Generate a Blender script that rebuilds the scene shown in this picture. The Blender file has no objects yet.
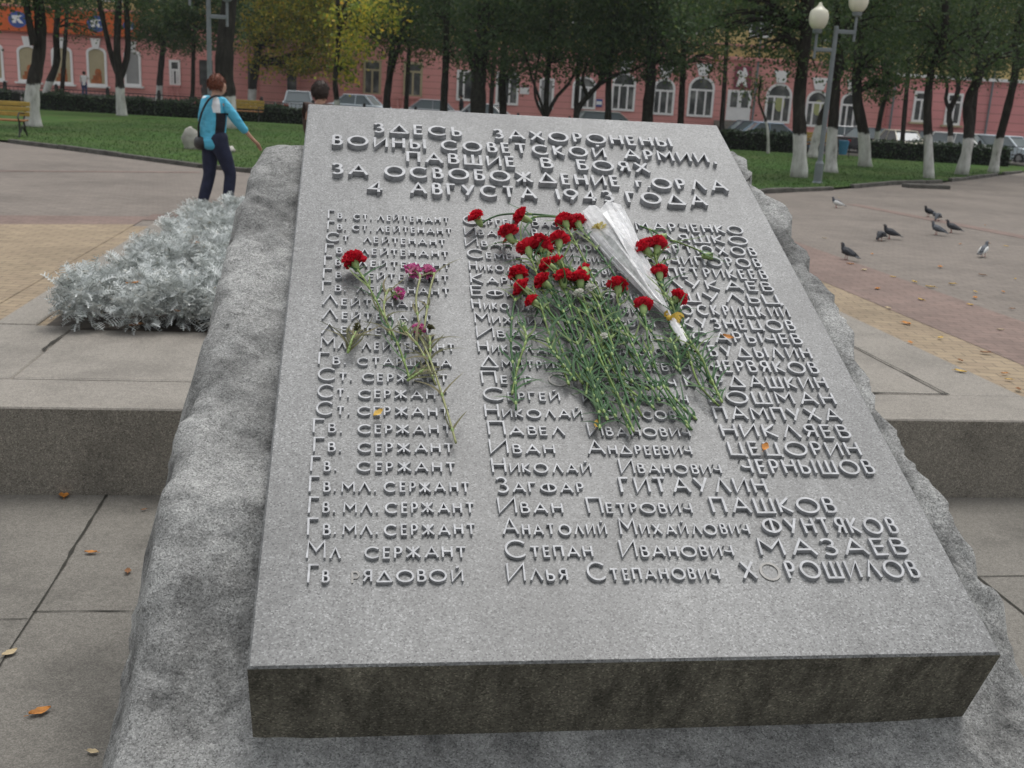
import bpy, math, random
import numpy as np
from mathutils import Vector, Matrix, noise as mnoise
random.seed(7); rng = np.random.default_rng(7)
R = math.radians
scene = bpy.context.scene
COL = scene.collection

# ------------------------------------------------------------------ camera
F_PX, CX, CY = 1081.0, 512.0, 384.0
ROLL = math.atan(.055)
PITCH = math.atan((384 - 97.7) * math.cos(ROLL) / F_PX)
FW = np.array([0, math.cos(PITCH), -math.sin(PITCH)])
R0 = np.array([1., 0, 0]); U0 = np.array([0, math.sin(PITCH), math.cos(PITCH)])
RT = math.cos(ROLL) * R0 + math.sin(ROLL) * U0
UP = -math.sin(ROLL) * R0 + math.cos(ROLL) * U0
EYE = np.array([0, 0, 1.6])
cd = bpy.data.cameras.new('camera'); cam = bpy.data.objects.new('camera', cd); COL.objects.link(cam)
cam.matrix_world = Matrix(((RT[0], UP[0], -FW[0], EYE[0]), (RT[1], UP[1], -FW[1], EYE[1]),
                           (RT[2], UP[2], -FW[2], EYE[2]), (0, 0, 0, 1)))
cd.sensor_width = 36; cd.lens = F_PX * 36 / 1024; cd.clip_start = .05; cd.clip_end = 1500
cd.dof.use_dof = True; cd.dof.focus_distance = 3.0; cd.dof.aperture_fstop = 7.0
scene.camera = cam

# ------------------------------------------------------------------ world, sun, exposure
SUN_EL, SUN_AZ = 70, 25          # overcast: a broad soft sun high behind the stone
w = bpy.data.worlds.new('World'); scene.world = w; w.use_nodes = True
wn = w.node_tree; bg = wn.nodes['Background']
sky = wn.nodes.new('ShaderNodeTexSky'); sky.sky_type = 'NISHITA'; sky.sun_disc = False
sky.sun_elevation = R(SUN_EL); sky.sun_rotation = R(SUN_AZ); sky.air_density = 1.6; sky.dust_density = 4; sky.ozone_density = 1
hs = wn.nodes.new('ShaderNodeHueSaturation'); hs.inputs['Saturation'].default_value = .22
wn.links.new(sky.outputs[0], hs.inputs['Color']); wn.links.new(hs.outputs[0], bg.inputs['Color'])
bg.inputs['Strength'].default_value = .145
sl = bpy.data.lights.new('sun', 'SUN'); sl.energy = .8; sl.angle = R(35); sl.color = (1, .985, .96)
so = bpy.data.objects.new('sun', sl); COL.objects.link(so)
so.rotation_euler = (R(90 - SUN_EL), 0, R(180 - SUN_AZ))
scene.view_settings.view_transform = 'Standard'; scene.view_settings.look = 'None'
scene.view_settings.exposure = 0.36; scene.view_settings.gamma = 1

# ------------------------------------------------------------------ pixel -> place helpers
def ray(x, y): return FW + RT * (x - CX) / F_PX - UP * (y - CY) / F_PX
def proj(P):
    v = np.asarray(P, float) - EYE; z = v @ FW
    return CX + F_PX * (v @ RT) / z, CY - F_PX * (v @ UP) / z
def onz(x, y, z=0.):
    d = ray(x, y); return EYE + d * ((z - 1.6) / d[2])
def aty(x, y, Y):
    d = ray(x, y); return EYE + d * (Y / d[1])
# slab frame
DU = ray(375, -511); DU = DU / np.linalg.norm(DU)
H2 = np.array([DU[0], DU[1], 0]); H2 /= np.linalg.norm(H2)
EX = np.array([H2[1], -H2[0], 0]); NN = np.cross(EX, DU)
P0 = aty(247, 668, 2.0)
SW, SL = 1.681, 2.675
YAW = math.atan2(EX[1], EX[0])
LOW = -.44
def S(u, s, o=0.): return P0 + EX * u + DU * s + NN * o
def Lw(u, v, z=0.): p = P0 + EX * u + H2 * v; return np.array([p[0], p[1], z])
def slab_uv(x, y, o=0.):
    d = ray(x, y); t = (NN @ (P0 - EYE) + o) / (NN @ d); c = EYE + d * t - P0
    return np.array([c @ EX, c @ DU])
def slab_u(px, s, o=.01):
    a, b = -.5, 2.3
    for _ in range(40):
        m = (a + b) / 2
        if proj(S(m, s, o))[0] < px: a = m
        else: b = m
    return a
def gz(x, y):      # the ground falls a little towards the street on the right
    def sm(t): t = min(1, max(0, t)); return t * t * (3 - 2 * t)
    return -.42 * sm((y - 44) / 14) * sm((x + 28) / 45)

# ------------------------------------------------------------------ geometry collector
class G:
    def __init__(s): s.v = []; s.f = []
    def add(s, vs, fs):
        b = len(s.v); s.v += [tuple(map(float, q)) for q in vs]; s.f += [tuple(i + b for i in f) for f in fs]; return s
    def box(s, c, d, rz=0., bev=0.):
        x, y, z = [k / 2 for k in d]; ca, sa = math.cos(rz), math.sin(rz)
        if bev > 0:
            vs = []; e = min(bev, x * .9, y * .9, z * .9)
            for sz, (ix, iy) in ((-z, (x - e, y - e)), (-z + e, (x, y)), (z - e, (x, y)), (z, (x - e, y - e))):
                vs += [(-ix, -iy, sz), (ix, -iy, sz), (ix, iy, sz), (-ix, iy, sz)]
            fs = [(3, 2, 1, 0), (12, 13, 14, 15)]
            for k in range(3):
                for j in range(4):
                    fs.append((k * 4 + j, k * 4 + (j + 1) % 4, k * 4 + 4 + (j + 1) % 4, k * 4 + 4 + j))
        else:
            vs = [(-x, -y, -z), (x, -y, -z), (x, y, -z), (-x, y, -z), (-x, -y, z), (x, -y, z), (x, y, z), (-x, y, z)]
            fs = [(3, 2, 1, 0), (4, 5, 6, 7), (0, 1, 5, 4), (1, 2, 6, 5), (2, 3, 7, 6), (3, 0, 4, 7)]
        return s.add([(c[0] + a * ca - b * sa, c[1] + a * sa + b * ca, c[2] + q) for a, b, q in vs], fs)
    def tube(s, pts, rad, n=8, cap=True, sx=1.):
        pts = [np.asarray(p, float) for p in pts]
        if not hasattr(rad, '__len__'): rad = [rad] * len(pts)
        vs = []; fs = []; ref = None
        for i, p in enumerate(pts):
            t = pts[min(i + 1, len(pts) - 1)] - pts[max(i - 1, 0)]; t = t / (np.linalg.norm(t) + 1e-12)
            if ref is None:
                ref = np.array([1., 0, 0]) if abs(t[0]) < .8 else np.array([0, 1., 0])
            a = ref - t * (ref @ t); a /= np.linalg.norm(a) + 1e-12; ref = a; b = np.cross(t, a)
            for k in range(n):
                q = 2 * math.pi * k / n; vs.append(p + (a * math.cos(q) * sx + b * math.sin(q)) * rad[i])
        for i in range(len(pts) - 1):
            for k in range(n):
                fs.append((i * n + k, i * n + (k + 1) % n, i * n + n + (k + 1) % n, i * n + n + k))
        if cap:
            fs.append(tuple(range(n - 1, -1, -1))); fs.append(tuple((len(pts) - 1) * n + k for k in range(n)))
        return s.add(vs, fs)
    def lathe(s, prof, c=(0, 0, 0), n=16):
        vs = []; fs = []
        for r, z in prof:
            for k in range(n):
                q = 2 * math.pi * k / n; vs.append((c[0] + r * math.cos(q), c[1] + r * math.sin(q), c[2] + z))
        for i in range(len(prof) - 1):
            for k in range(n):
                fs.append((i * n + k, i * n + (k + 1) % n, i * n + n + (k + 1) % n, i * n + n + k))
        fs.append(tuple(range(n - 1, -1, -1))); fs.append(tuple((len(prof) - 1) * n + k for k in range(n)))
        return s.add(vs, fs)
    def prism(s, poly, fn, a, b):      # poly in 2-D, fn(p, q, depth) -> 3-D
        n = len(poly); vs = [fn(p, q, a) for p, q in poly] + [fn(p, q, b) for p, q in poly]
        fs = [tuple(range(n - 1, -1, -1)), tuple(range(n, 2 * n))] + [(i, (i + 1) % n, n + (i + 1) % n, n + i) for i in range(n)]
        return s.add(vs, fs)
    def loft(s, rings, cap=True):
        n = len(rings[0]); vs = [p for r in rings for p in r]; fs = []
        for i in range(len(rings) - 1):
            for k in range(n):
                fs.append((i * n + k, i * n + (k + 1) % n, i * n + n + (k + 1) % n, i * n + n + k))
        if cap:
            fs.append(tuple(range(n - 1, -1, -1))); fs.append(tuple((len(rings) - 1) * n + k for k in range(n)))
        return s.add(vs, fs)
    def blob(s, c, r, nz=8, n=12, wob=0., seed=0):
        rings = []
        for i in range(1, nz):
            th = math.pi * i / nz; ring = []
            for k in range(n):
                ph = 2 * math.pi * k / n
                d = np.array([math.sin(th) * math.cos(ph), math.sin(th) * math.sin(ph), -math.cos(th)])
                m = 1 + wob * mnoise.noise(Vector(d * 1.7) + Vector((seed * 3.1, seed, 0)))
                ring.append((c[0] + d[0] * r[0] * m, c[1] + d[1] * r[1] * m, c[2] + d[2] * r[2] * m))
            rings.append(ring)
        return s.loft(rings)

def link_mesh(name, me, mat, parent=None):
    o = bpy.data.objects.new(name, me); COL.objects.link(o)
    if mat is not None:
        for m in (mat if isinstance(mat, (list, tuple)) else [mat]): me.materials.append(m)
    if parent is not None: o.parent = parent
    return o
def obj(name, g, mat, parent=None, world=False, smooth=False):
    v = g.v
    if world and parent is not None:
        inv = np.array(tmat(parent).inverted())
        a = np.c_[np.array(v), np.ones(len(v))] @ inv.T; v = [tuple(q[:3]) for q in a]
    me = bpy.data.meshes.new(name); me.from_pydata(v, [], g.f)
    if smooth: me.polygons.foreach_set('use_smooth', [True] * len(me.polygons))
    me.update()
    return link_mesh(name, me, mat, parent)
def tmat(o): return Matrix.Translation(o.location) @ o.rotation_euler.to_matrix().to_4x4() @ Matrix.Diagonal((*o.scale, 1))
def tag(o, label=None, cat=None, group=None, kind=None):
    if label: o['label'] = label
    if cat: o['category'] = cat
    if group: o['group'] = group
    if kind: o['kind'] = kind
    return o
def thing(name, label, cat, loc=(0, 0, 0), rz=0, group=None):
    o = bpy.data.objects.new(name, None); COL.objects.link(o); o.empty_display_size = .2
    o.location = tuple(map(float, loc)); o.rotation_euler = (0, 0, rz)
    return tag(o, label, cat, group)
def struct(name, g, mat, smooth=False): return tag(obj(name, g, mat, None, smooth=smooth), kind='structure')
def dup(root, loc=None, rz=None, label=None, group=None, scale=None):
    def cp(o, par):
        c = o.copy(); COL.objects.link(c); c.parent = par
        for ch in list(o.children): cp(ch, c)
        return c
    r = cp(root, None)
    if loc is not None: r.location = tuple(map(float, loc))
    if rz is not None: r.rotation_euler = (0, 0, rz)
    if scale is not None: r.scale = (scale,) * 3
    if label: r['label'] = label
    if group: r['group'] = group
    return r
def quads_mesh(name, V, F_, mat, parent, smooth=False):
    """fast mesh from numpy arrays: V (n,3), F_ (m,k)"""
    me = bpy.data.meshes.new(name); n, k = F_.shape
    me.vertices.add(len(V)); me.vertices.foreach_set('co', np.ascontiguousarray(V, dtype=np.float32).ravel())
    me.loops.add(n * k); me.loops.foreach_set('vertex_index', np.ascontiguousarray(F_, dtype=np.int32).ravel())
    me.polygons.add(n); me.polygons.foreach_set('loop_start', np.arange(0, n * k, k, dtype=np.int32))
    me.update(calc_edges=True); me.validate()
    return link_mesh(name, me, mat, parent)
def leaves(C, size, up=.0, asp=.62):
    """rhombic leaf faces at centres C"""
    n = len(C); d = rng.normal(size=(n, 3)); d[:, 2] -= up; d /= np.linalg.norm(d, axis=1)[:, None]
    e = rng.normal(size=(n, 3)); e -= d * (e * d).sum(1)[:, None]; e /= np.linalg.norm(e, axis=1)[:, None]
    sz = (np.asarray(size) * rng.uniform(.65, 1.3, n))[:, None]
    V = np.stack([C - d * sz * .5, C + e * sz * .5 * asp - d * sz * .05, C + d * sz * .5, C - e * sz * .5 * asp - d * sz * .05], 1).reshape(-1, 3)
    return V, np.arange(4 * n).reshape(n, 4)

# ------------------------------------------------------------------ materials
class M:
    def __init__(s, name, rough=.6, spec=.5, metal=0.):
        s.m = bpy.data.materials.new(name); s.m.use_nodes = True; s.t = s.m.node_tree
        s.b = s.t.nodes['Principled BSDF']; s.b.inputs['Roughness'].default_value = rough
        s.b.inputs['Specular IOR Level'].default_value = spec; s.b.inputs['Metallic'].default_value = metal
        s.co = s.t.nodes.new('ShaderNodeTexCoord')
    def n(s, typ, **kw):
        x = s.t.nodes.new(typ)
        for k, v in kw.items(): setattr(x, k, v)
        return x
    def l(s, a, b): s.t.links.new(a, b)
    def obj(s, sc=(1, 1, 1)):
        mp = s.n('ShaderNodeMapping'); s.l(s.co.outputs['Object'], mp.inputs[0]); mp.inputs['Scale'].default_value = sc; return mp.outputs[0]
    def noise(s, scale, det=3, rough=.55, sc=(1, 1, 1)):
        x = s.n('ShaderNodeTexNoise'); x.inputs['Scale'].default_value = scale; x.inputs['Detail'].default_value = det
        x.inputs['Roughness'].default_value = rough; s.l(s.obj(sc), x.inputs['Vector']); return x.outputs['Fac']
    def voro(s, scale, out='Color', sc=(1, 1, 1), feat='F1'):
        x = s.n('ShaderNodeTexVoronoi'); x.feature = feat; x.inputs['Scale'].default_value = scale; s.l(s.obj(sc), x.inputs['Vector']); return x.outputs[out]
    def ramp(s, fac, stops, interp='LINEAR'):
        x = s.n('ShaderNodeValToRGB'); x.color_ramp.interpolation = interp; e = x.color_ramp.elements
        while len(e) < len(stops): e.new(.5)
        for el, (p, c) in zip(e, stops):
            el.position = p; el.color = (*c, 1) if hasattr(c, '__len__') else (c, c, c, 1)
        s.l(fac, x.inputs[0]); return x.outputs[0]
    def mix(s, fac, a, b, mode='MIX'):
        x = s.n('ShaderNodeMix'); x.data_type = 'RGBA'; x.blend_type = mode
        for k, v in ((0, fac), (6, a), (7, b)):
            if hasattr(v, 'node'): s.l(v, x.inputs[k])
            else: x.inputs[k].default_value = v if k == 0 else (*v, 1)
        return x.outputs[2]
    def math(s, op, a, b=0.):
        x = s.n('ShaderNodeMath', operation=op)
        for k, v in ((0, a), (1, b)):
            if hasattr(v, 'node'): s.l(v, x.inputs[k])
            else: x.inputs[k].default_value = v
        return x.outputs[0]
    def color(s, c):
        if hasattr(c, 'node'): s.l(c, s.b.inputs['Base Color'])
        else: s.b.inputs['Base Color'].default_value = (*c, 1)
        return s
    def bump(s, h, strength=.3, dist=.01):
        x = s.n('ShaderNodeBump'); x.inputs['Strength'].default_value = strength; x.inputs['Distance'].default_value = dist
        s.l(h, x.inputs['Height']); s.l(x.outputs[0], s.b.inputs['Normal']); return s
    def xyz(s): x = s.n('ShaderNodeSeparateXYZ'); s.l(s.co.outputs['Object'], x.inputs[0]); return x.outputs
    def island(s): return s.n('ShaderNodeNewGeometry').outputs['Random Per Island']

def simple(name, c, rough=.6, var=.15, scale=6, spec=.4, metal=0., bump=0.):
    m = M(name, rough, spec, metal); nz = m.noise(scale, 4)
    m.color(m.ramp(nz, [(.3, tuple(k * (1 - var) for k in c)), (.7, tuple(min(1, k * (1 + var)) for k in c))]))
    if bump: m.bump(nz, bump, .01)
    return m.m
def granite(name, base, speck=260, rough=.5, stain=.25, spec=.4, bump=.15, warm=(1, 1, 1), bscale=1., lo=.45, hi=1.5, patchscale=2.2):
    m = M(name, rough, spec); b = [base * k for k in warm]
    v = m.voro(speck, 'Color'); sv = m.n('ShaderNodeSeparateColor'); m.l(v, sv.inputs[0])
    c = m.ramp(sv.outputs[0], [(0, tuple(k * lo for k in b)), (.22, tuple(k * .8 for k in b)), (.6, tuple(b)), (.85, tuple(k * 1.15 for k in b)), (1, tuple(min(1, k * hi) for k in b))])
    p = m.ramp(m.noise(patchscale, 6, .62), [(.3, 1 - stain), (.52, 1.), (.75, 1 + stain * .25)])
    c = m.mix(1., c, p, 'MULTIPLY')
    f = m.ramp(m.noise(38, 3, .6), [(.35, .86), (.65, 1.06)])
    c = m.mix(.8, c, f, 'MULTIPLY')
    m.color(c); m.bump(m.noise(60 * bscale, 5, .7), bump, .006)
    return m
MAT = {}
# polished slab: the front face and its lower rim carry dark algae
g_ = granite('slab_granite', .168, 275, .40, .20, .45, .05, (.985, 1.0, .985), lo=.33, hi=1.8)
bs_ = g_.b.inputs['Base Color'].links[0].from_socket
st_ = g_.mix(1., g_.ramp(g_.noise(5, 6, .68, (2.2, .45, .45)), [(.36, .84), (.5, 1.), (.72, 1.07)]), g_.ramp(g_.noise(1.1, 4, .55), [(.38, .84), (.55, 1.), (.75, 1.06)]), 'MULTIPLY')
g_.color(g_.mix(1., bs_, st_, 'MULTIPLY'))
MAT['slab'] = g_.m
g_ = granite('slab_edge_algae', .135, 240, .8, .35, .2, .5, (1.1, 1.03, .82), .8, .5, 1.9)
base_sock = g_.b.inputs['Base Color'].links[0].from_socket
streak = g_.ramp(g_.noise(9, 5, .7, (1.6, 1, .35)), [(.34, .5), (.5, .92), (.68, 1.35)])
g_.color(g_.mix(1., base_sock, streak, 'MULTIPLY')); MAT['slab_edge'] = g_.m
# rough boulder with lichen grey, dark damp blotches and pale crystals
g_ = granite('rough_granite', .385, 300, .85, .45, .25, .5, (1.0, 1.0, .965), 2.2, .48, 1.45, 3.0)
base_sock = g_.b.inputs['Base Color'].links[0].from_socket
dk = g_.mix(1., g_.ramp(g_.noise(8.5, 8, .74), [(.44, 1.06), (.56, .78), (.68, .42)]), g_.ramp(g_.noise(2.3, 5, .6), [(.40, 1.05), (.64, .74)]), 'MULTIPLY')
g_.color(g_.mix(.9, base_sock, dk, 'MULTIPLY'))
sp_ = g_.ramp(g_.noise(21, 6, .7), [(.58, 1.), (.68, .5)])
lk_ = g_.b.inputs['Base Color'].links[0].from_socket; g_.color(g_.mix(.8, lk_, sp_, 'MULTIPLY'))
b2 = g_.n('ShaderNodeBump'); b2.inputs['Strength'].default_value = .75; b2.inputs['Distance'].default_value = .03
vv = g_.n('ShaderNodeTexVoronoi'); vv.feature = 'F1'; vv.inputs['Scale'].default_value = 13; vv.inputs['Randomness'].default_value = 1.
vd = g_.n('ShaderNodeMix'); vd.data_type = 'VECTOR'; vd.inputs[0].default_value = .12; nz_ = g_.n('ShaderNodeTexNoise'); nz_.inputs['Scale'].default_value = 9; nz_.inputs['Detail'].default_value = 4
g_.l(g_.obj(), nz_.inputs['Vector']); g_.l(g_.obj(), vd.inputs[4]); g_.l(nz_.outputs['Color'], vd.inputs[5]); g_.l(vd.outputs[1], vv.inputs['Vector'])
g_.l(g_.math('ADD', g_.noise(13, 8, .72), g_.math('MULTIPLY', vv.outputs['Distance'], .45)), b2.inputs['Height']); g_.l(g_.b.inputs['Normal'].links[0].from_socket, b2.inputs['Normal']); g_.l(b2.outputs[0], g_.b.inputs['Normal']); MAT['rock'] = g_.m
MAT['riser'] = granite('riser_granite', .22, 240, .85, .35, .25, .5, (1.10, 1.0, .84), 1, .45, 1.7).m
MAT['step_top'] = granite('worn_granite', .225, 230, .8, .25, .25, .2, (1.09, 1.0, .87), 1, .75, 1.25, 1.6).m
g_ = granite('pavement_granite', .165, 230, .85, .38, .25, .3, (1.07, 1.0, .875), 1, .7, 1.3, 1.8); MAT['lowpave'] = g_.m
MAT['letter'] = simple('grey_painted_metal', (.33, .335, .345), .5, .25, 40, .4, .12)
MAT['letter_worn'] = simple('worn_grey_metal', (.30, .29, .27), .6, .2, 40, .4)
MAT['joint'] = simple('dirt_joint', (.03, .028, .022), .95, .3, 30)
MAT['kerb'] = simple('dark_kerb_stone', (.10, .095, .085), .9, .35, 4, .2, 0, .4)

def pavers(name, c1, c2, mortar, sx, sy, rot=0.):
    m = M(name, .85, .25)
    mp = m.n('ShaderNodeMapping'); m.l(m.co.outputs['Object'], mp.inputs[0]); mp.inputs['Rotation'].default_value = (0, 0, rot)
    br = m.n('ShaderNodeTexBrick'); m.l(mp.outputs[0], br.inputs['Vector'])
    br.inputs['Color1'].default_value = (*c1, 1); br.inputs['Color2'].default_value = (*c2, 1); br.inputs['Mortar'].default_value = (*mortar, 1)
    br.inputs['Scale'].default_value = 1; br.inputs['Brick Width'].default_value = sx; br.inputs['Row Height'].default_value = sy
    br.inputs['Mortar Size'].default_value = .006; br.inputs['Bias'].default_value = 0; br.offset = .5
    st = m.ramp(m.noise(.55, 6, .65), [(.3, .72), (.55, 1.), (.75, 1.1)])
    c = m.mix(1., br.outputs['Color'], st, 'MULTIPLY')
    c = m.mix(.7, c, m.ramp(m.noise(5, 5, .7), [(.3, .75), (.7, 1.12)]), 'MULTIPLY')
    m.color(c); return m.m
MAT['pave_grey'] = pavers('grey_brown_pavers', (.20, .172, .147), (.176, .152, .131), (.125, .107, .092), .2, .1)
MAT['pave_tan'] = pavers('sandy_pavers', (.30, .235, .155), (.26, .20, .135), (.17, .135, .095), .2, .1)
MAT['pave_pink'] = pavers('reddish_pavers', (.215, .152, .128), (.185, .134, .114), (.13, .097, .083), .2, .1)
MAT['asphalt'] = simple('street_asphalt', (.075, .073, .07), .9, .2, 3)
MAT['sidewalk'] = simple('pale_sidewalk', (.30, .275, .24), .9, .12, 2)
m = M('lawn_turf', .95, .1)
c = m.ramp(m.noise(1.3, 6, .7), [(.28, (.030, .060, .015)), (.5, (.038, .086, .017)), (.72, (.055, .10, .022))])
c = m.mix(m.ramp(m.noise(.45, 5, .65), [(.42, 0.), (.7, .7)]), c, (.082, .092, .036)); m.color(c)
m.bump(m.noise(45, 3), .15, .01); MAT['lawn'] = m.m
def foliage(name, stops, tr=.28, rough=.55):
    m = M(name, rough, .3); c = m.ramp(m.island(), stops); m.color(c)
    out = m.t.nodes['Material Output']; t = m.n('ShaderNodeBsdfTranslucent'); m.l(c, t.inputs[0])
    mx = m.n('ShaderNodeMixShader'); mx.inputs[0].default_value = tr
    m.l(m.b.outputs[0], mx.inputs[1]); m.l(t.outputs[0], mx.inputs[2]); m.l(mx.outputs[0], out.inputs[0]); return m.m
MAT['leaf_dark'] = foliage('dark_green_leaves', [(0, (.036, .066, .024)), (.6, (.062, .108, .038)), (.93, (.095, .14, .048)), (1, (.17, .19, .05))], .45)
MAT['leaf_mid'] = foliage('green_leaves', [(0, (.04, .07, .025)), (.55, (.07, .12, .035)), (.88, (.11, .16, .04)), (1, (.26, .23, .05))], .42)
MAT['leaf_yellow'] = foliage('yellowing_leaves', [(0, (.10, .16, .03)), (.4, (.26, .32, .05)), (.66, (.50, .48, .06)), (.9, (.72, .56, .07)), (1, (.70, .42, .07))], .5)
MAT['hedge'] = foliage('hedge_leaves', [(0, (.016, .030, .016)), (.7, (.032, .060, .027)), (1, (.065, .10, .035))], .25)
MAT['grass'] = foliage('grass_blades', [(0, (.027, .062, .013)), (.6, (.040, .09, .017)), (1, (.068, .12, .028))], .2)
MAT['silver'] = foliage('silver_felted_leaves', [(0, (.16, .18, .15)), (.12, (.38, .40, .385)), (.5, (.55, .575, .56)), (.97, (.74, .76, .75)), (1, (.30, .26, .18))], .12, .9)
MAT['silver_stem'] = simple('grey_green_stems', (.12, .14, .11), .9)
def bark_mat():
    m = M('bark_with_whitewash', .95, .1)
    bark = m.ramp(m.noise(9, 6, .7, (1, 1, .22)), [(.3, (.012, .011, .009)), (.55, (.035, .031, .026)), (.75, (.07, .062, .05))])
    white = m.ramp(m.noise(6, 6, .7, (1, 1, .35)), [(.30, (.16, .15, .13)), (.42, (.45, .44, .41)), (.6, (.60, .59, .56)), (.75, (.70, .69, .66))])
    oi = m.n('ShaderNodeObjectInfo').outputs['Random']
    z = m.math('ADD', m.math('ADD', m.xyz()[2], m.math('MULTIPLY', m.math('SUBTRACT', oi, .5), .22)), m.math('MULTIPLY', m.math('SUBTRACT', m.noise(7, 4), .5), .26))
    f = m.ramp(m.math('DIVIDE', z, 2.3), [(.495, 1.), (.515, 0.)]); m.color(m.mix(f, bark, white))
    m.bump(m.noise(14, 5, .7, (1, 1, .2)), .6, .03); return m.m
MAT['bark'] = bark_mat()
MAT['bark_plain'] = simple('dark_bark', (.03, .027, .022), .95, .4, 9, .1, 0, .5)
MAT['steel'] = simple('grey_painted_steel', (.17, .19, .20), .5, .12, 5, .5)
MAT['globe'] = simple('milky_glass', (.72, .69, .56), .35, .05, 4, .5)
MAT['iron'] = simple('black_iron', (.018, .018, .018), .6, .3, 8)
MAT['wood_yellow'] = simple('ochre_painted_slats', (.36, .25, .05), .6, .2, 9)
MAT['wood_brown'] = simple('brown_slats', (.26, .11, .035), .6, .2, 9)

# ------------------------------------------------------------------ ground, paving
def poly_sheet(name, pts, z, mat):
    g = G(); g.add([(p[0], p[1], z) for p in pts], [tuple(range(len(pts)))]); return struct(name, g, mat)
def UV(*q): return [Lw(u, v)[:2] for u, v in q]
g = G(); xs = list(np.linspace(-60, 60, 49)); xs = [-400, -150] + xs + [150, 400]
ys_ = [3.29]; ys_ += list(np.linspace(6, 40, 12)) + list(np.linspace(43, 60, 18)) + [64, 70, 80, 120, 250, 600]
# base sheet in the step's own frame so its near edge lies along the step
vs = []; 
for v in ys_:
    for u in xs:
        p = Lw(u, v); vs.append((p[0], p[1], gz(p[0], p[1])))
nx = len(xs); g.add(vs, [(j * nx + i, j * nx + i + 1, j * nx + nx + i + 1, j * nx + nx + i) for j in range(len(ys_) - 1) for i in range(nx - 1)])
struct('plaza_paving', g, MAT['pave_grey'])
poly_sheet('lower_pavement', UV((-60, -60), (60, -60), (60, 3.6), (-60, 3.6)), LOW, MAT['lowpave'])
def band(name, pts, z, mat): return poly_sheet(name, UV(*pts), z, mat)
# sandy rectangle with its reddish border, then the thin outer red line
band('sandy_paving', [(-40, 2.5 + .3), (-2.6, 3.305), (4.75, 3.305), (4.75, 10.7), (1, 11.0), (-2.3, 10.4), (-40, 2.9)], .004, MAT['pave_tan'])
band('sandy_paving', [(-14, 3.31), (-2.3, 3.31), (-2.3, 10.55), (-3.6, 10.15), (-14, 7.2)], .008, MAT['pave_tan'])
band('reddish_paving_band', [(-2.3, 10.552), (-2.3, 11.35), (-3.75, 10.95), (-14, 8.1), (-14, 7.202), (-3.6, 10.152)], .006, MAT['pave_pink'])
band('reddish_paving_band', [(4.752, 3.31), (5.75, 3.31), (5.75, 11.6), (-2.3, 11.6), (-2.3, 11.0), (1, 11.0), (4.752, 10.7)], .006, MAT['pave_pink'])
band('reddish_paving_line', [(-12, 13.4), (-5.65, 16.7), (-2.7, 18.2), (-2.7, 18.45), (-5.65, 16.95), (-12, 13.65)], .004, MAT['pave_pink'])
band('reddish_paving_line', [(9.2, 17.5), (9.75, 13.2), (10.3, 9), (10.6, 9), (10.1, 13.2), (9.5, 17.5)], .004, MAT['pave_pink'])
# granite step and the granite border of the flower bed
g = G()
def slabblock(u0, u1, v0, v1, z0, z1, gap=.004):
    c = Lw((u0 + u1) / 2, (v0 + v1) / 2, (z0 + z1) / 2); g.box(c, (u1 - u0 - gap, v1 - v0 - gap, z1 - z0), YAW, .008)
g = G()
for u0, u1 in ((-8, -5.8), (-5.8, -3.5), (-3.5, .9), (.9, 4.6), (4.6, 7.5), (7.5, 12)):
    slabblock(u0, u1, 3.27, 3.80, LOW - .05, .016)
step = obj('granite_step', g, [MAT['riser'], MAT['step_top']]); tag(step, kind='structure')
for p in step.data.polygons:
    if p.normal.z > .5: p.material_index = 1
g = G()
for (a, b, c_, d) in ((-3.6, -1.62, 3.8, 5.15), (-1.62, .6, 3.8, 5.05), (.6, 2.6, 3.8, 5.05)): slabblock(a, b, c_, d, -.1, .014)
for (a, b) in ((5.15, 7.0), (7.0, 9.0), (9.0, 11.1)): slabblock(-2.12, -1.86, a, b, -.1, .02)
slabblock(2.6, 3.7, 3.8, 7.0, -.1, .014); slabblock(3.7, 4.22, 3.8, 7.6, -.1, .012); slabblock(2.6, 4.22, 7.6, 11.2, -.1, .012)
slabblock(-1.86, 2.6, 11.0, 11.25, -.1, .02)
struct('granite_border', g, MAT['step_top'])
band('bed_soil', [(-1.80, 5.06), (2.6, 5.06), (2.6, 11.0), (-1.80, 11.0)], .012, simple('dark_soil', (.06, .05, .04), .95, .4, 12))
# open joints with dirt in the lower pavement
g = G()
def joint(a, b, wd, z):
    a = np.array(a); b = np.array(b); n_ = 14; d = (b - a) / np.linalg.norm(b - a); pr = np.array([-d[1], d[0]])
    L_ = []; R_ = []
    for i in range(n_ + 1):
        p = a + (b - a) * i / n_; k = wd * (.35 + .9 * abs(mnoise.noise(Vector((p[0] * 6, p[1] * 6, 3)))) * 2); j = mnoise.noise(Vector((p[0] * 4, p[1] * 4, 9))) * wd
        q = p + pr * j; L_.append(Lw(*(q + pr * k), z)); R_.append(Lw(*(q - pr * k), z))
    g.add(L_ + R_, [(i, i + 1, n_ + 2 + i, n_ + 1 + i) for i in range(n_)])
for a, b, wd in (((-1.03, 3.27), (-1.02, 2.29), .010), ((-1.02, 2.29), (-1.03, -.6), .006), ((-1.03, 2.0), (-.2, 1.99), .004), ((-3.2, 1.93), (-1.03, 1.94), .003),
                 ((-3.2, 3.27), (-3.2, -1), .005), ((3.08, 3.27), (3.09, -.6), .009), ((1.6, 2.5), (3.08, 2.5), .004), ((3.09, 2.25), (6, 2.25), .004), ((5.6, 3.27), (5.6, -.6), .006),
                 ((-3.2, .35), (-1.03, .35), .004), ((-1.03, .2), (-.2, .2), .003)):
    joint(a, b, wd, LOW + .004)
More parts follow.
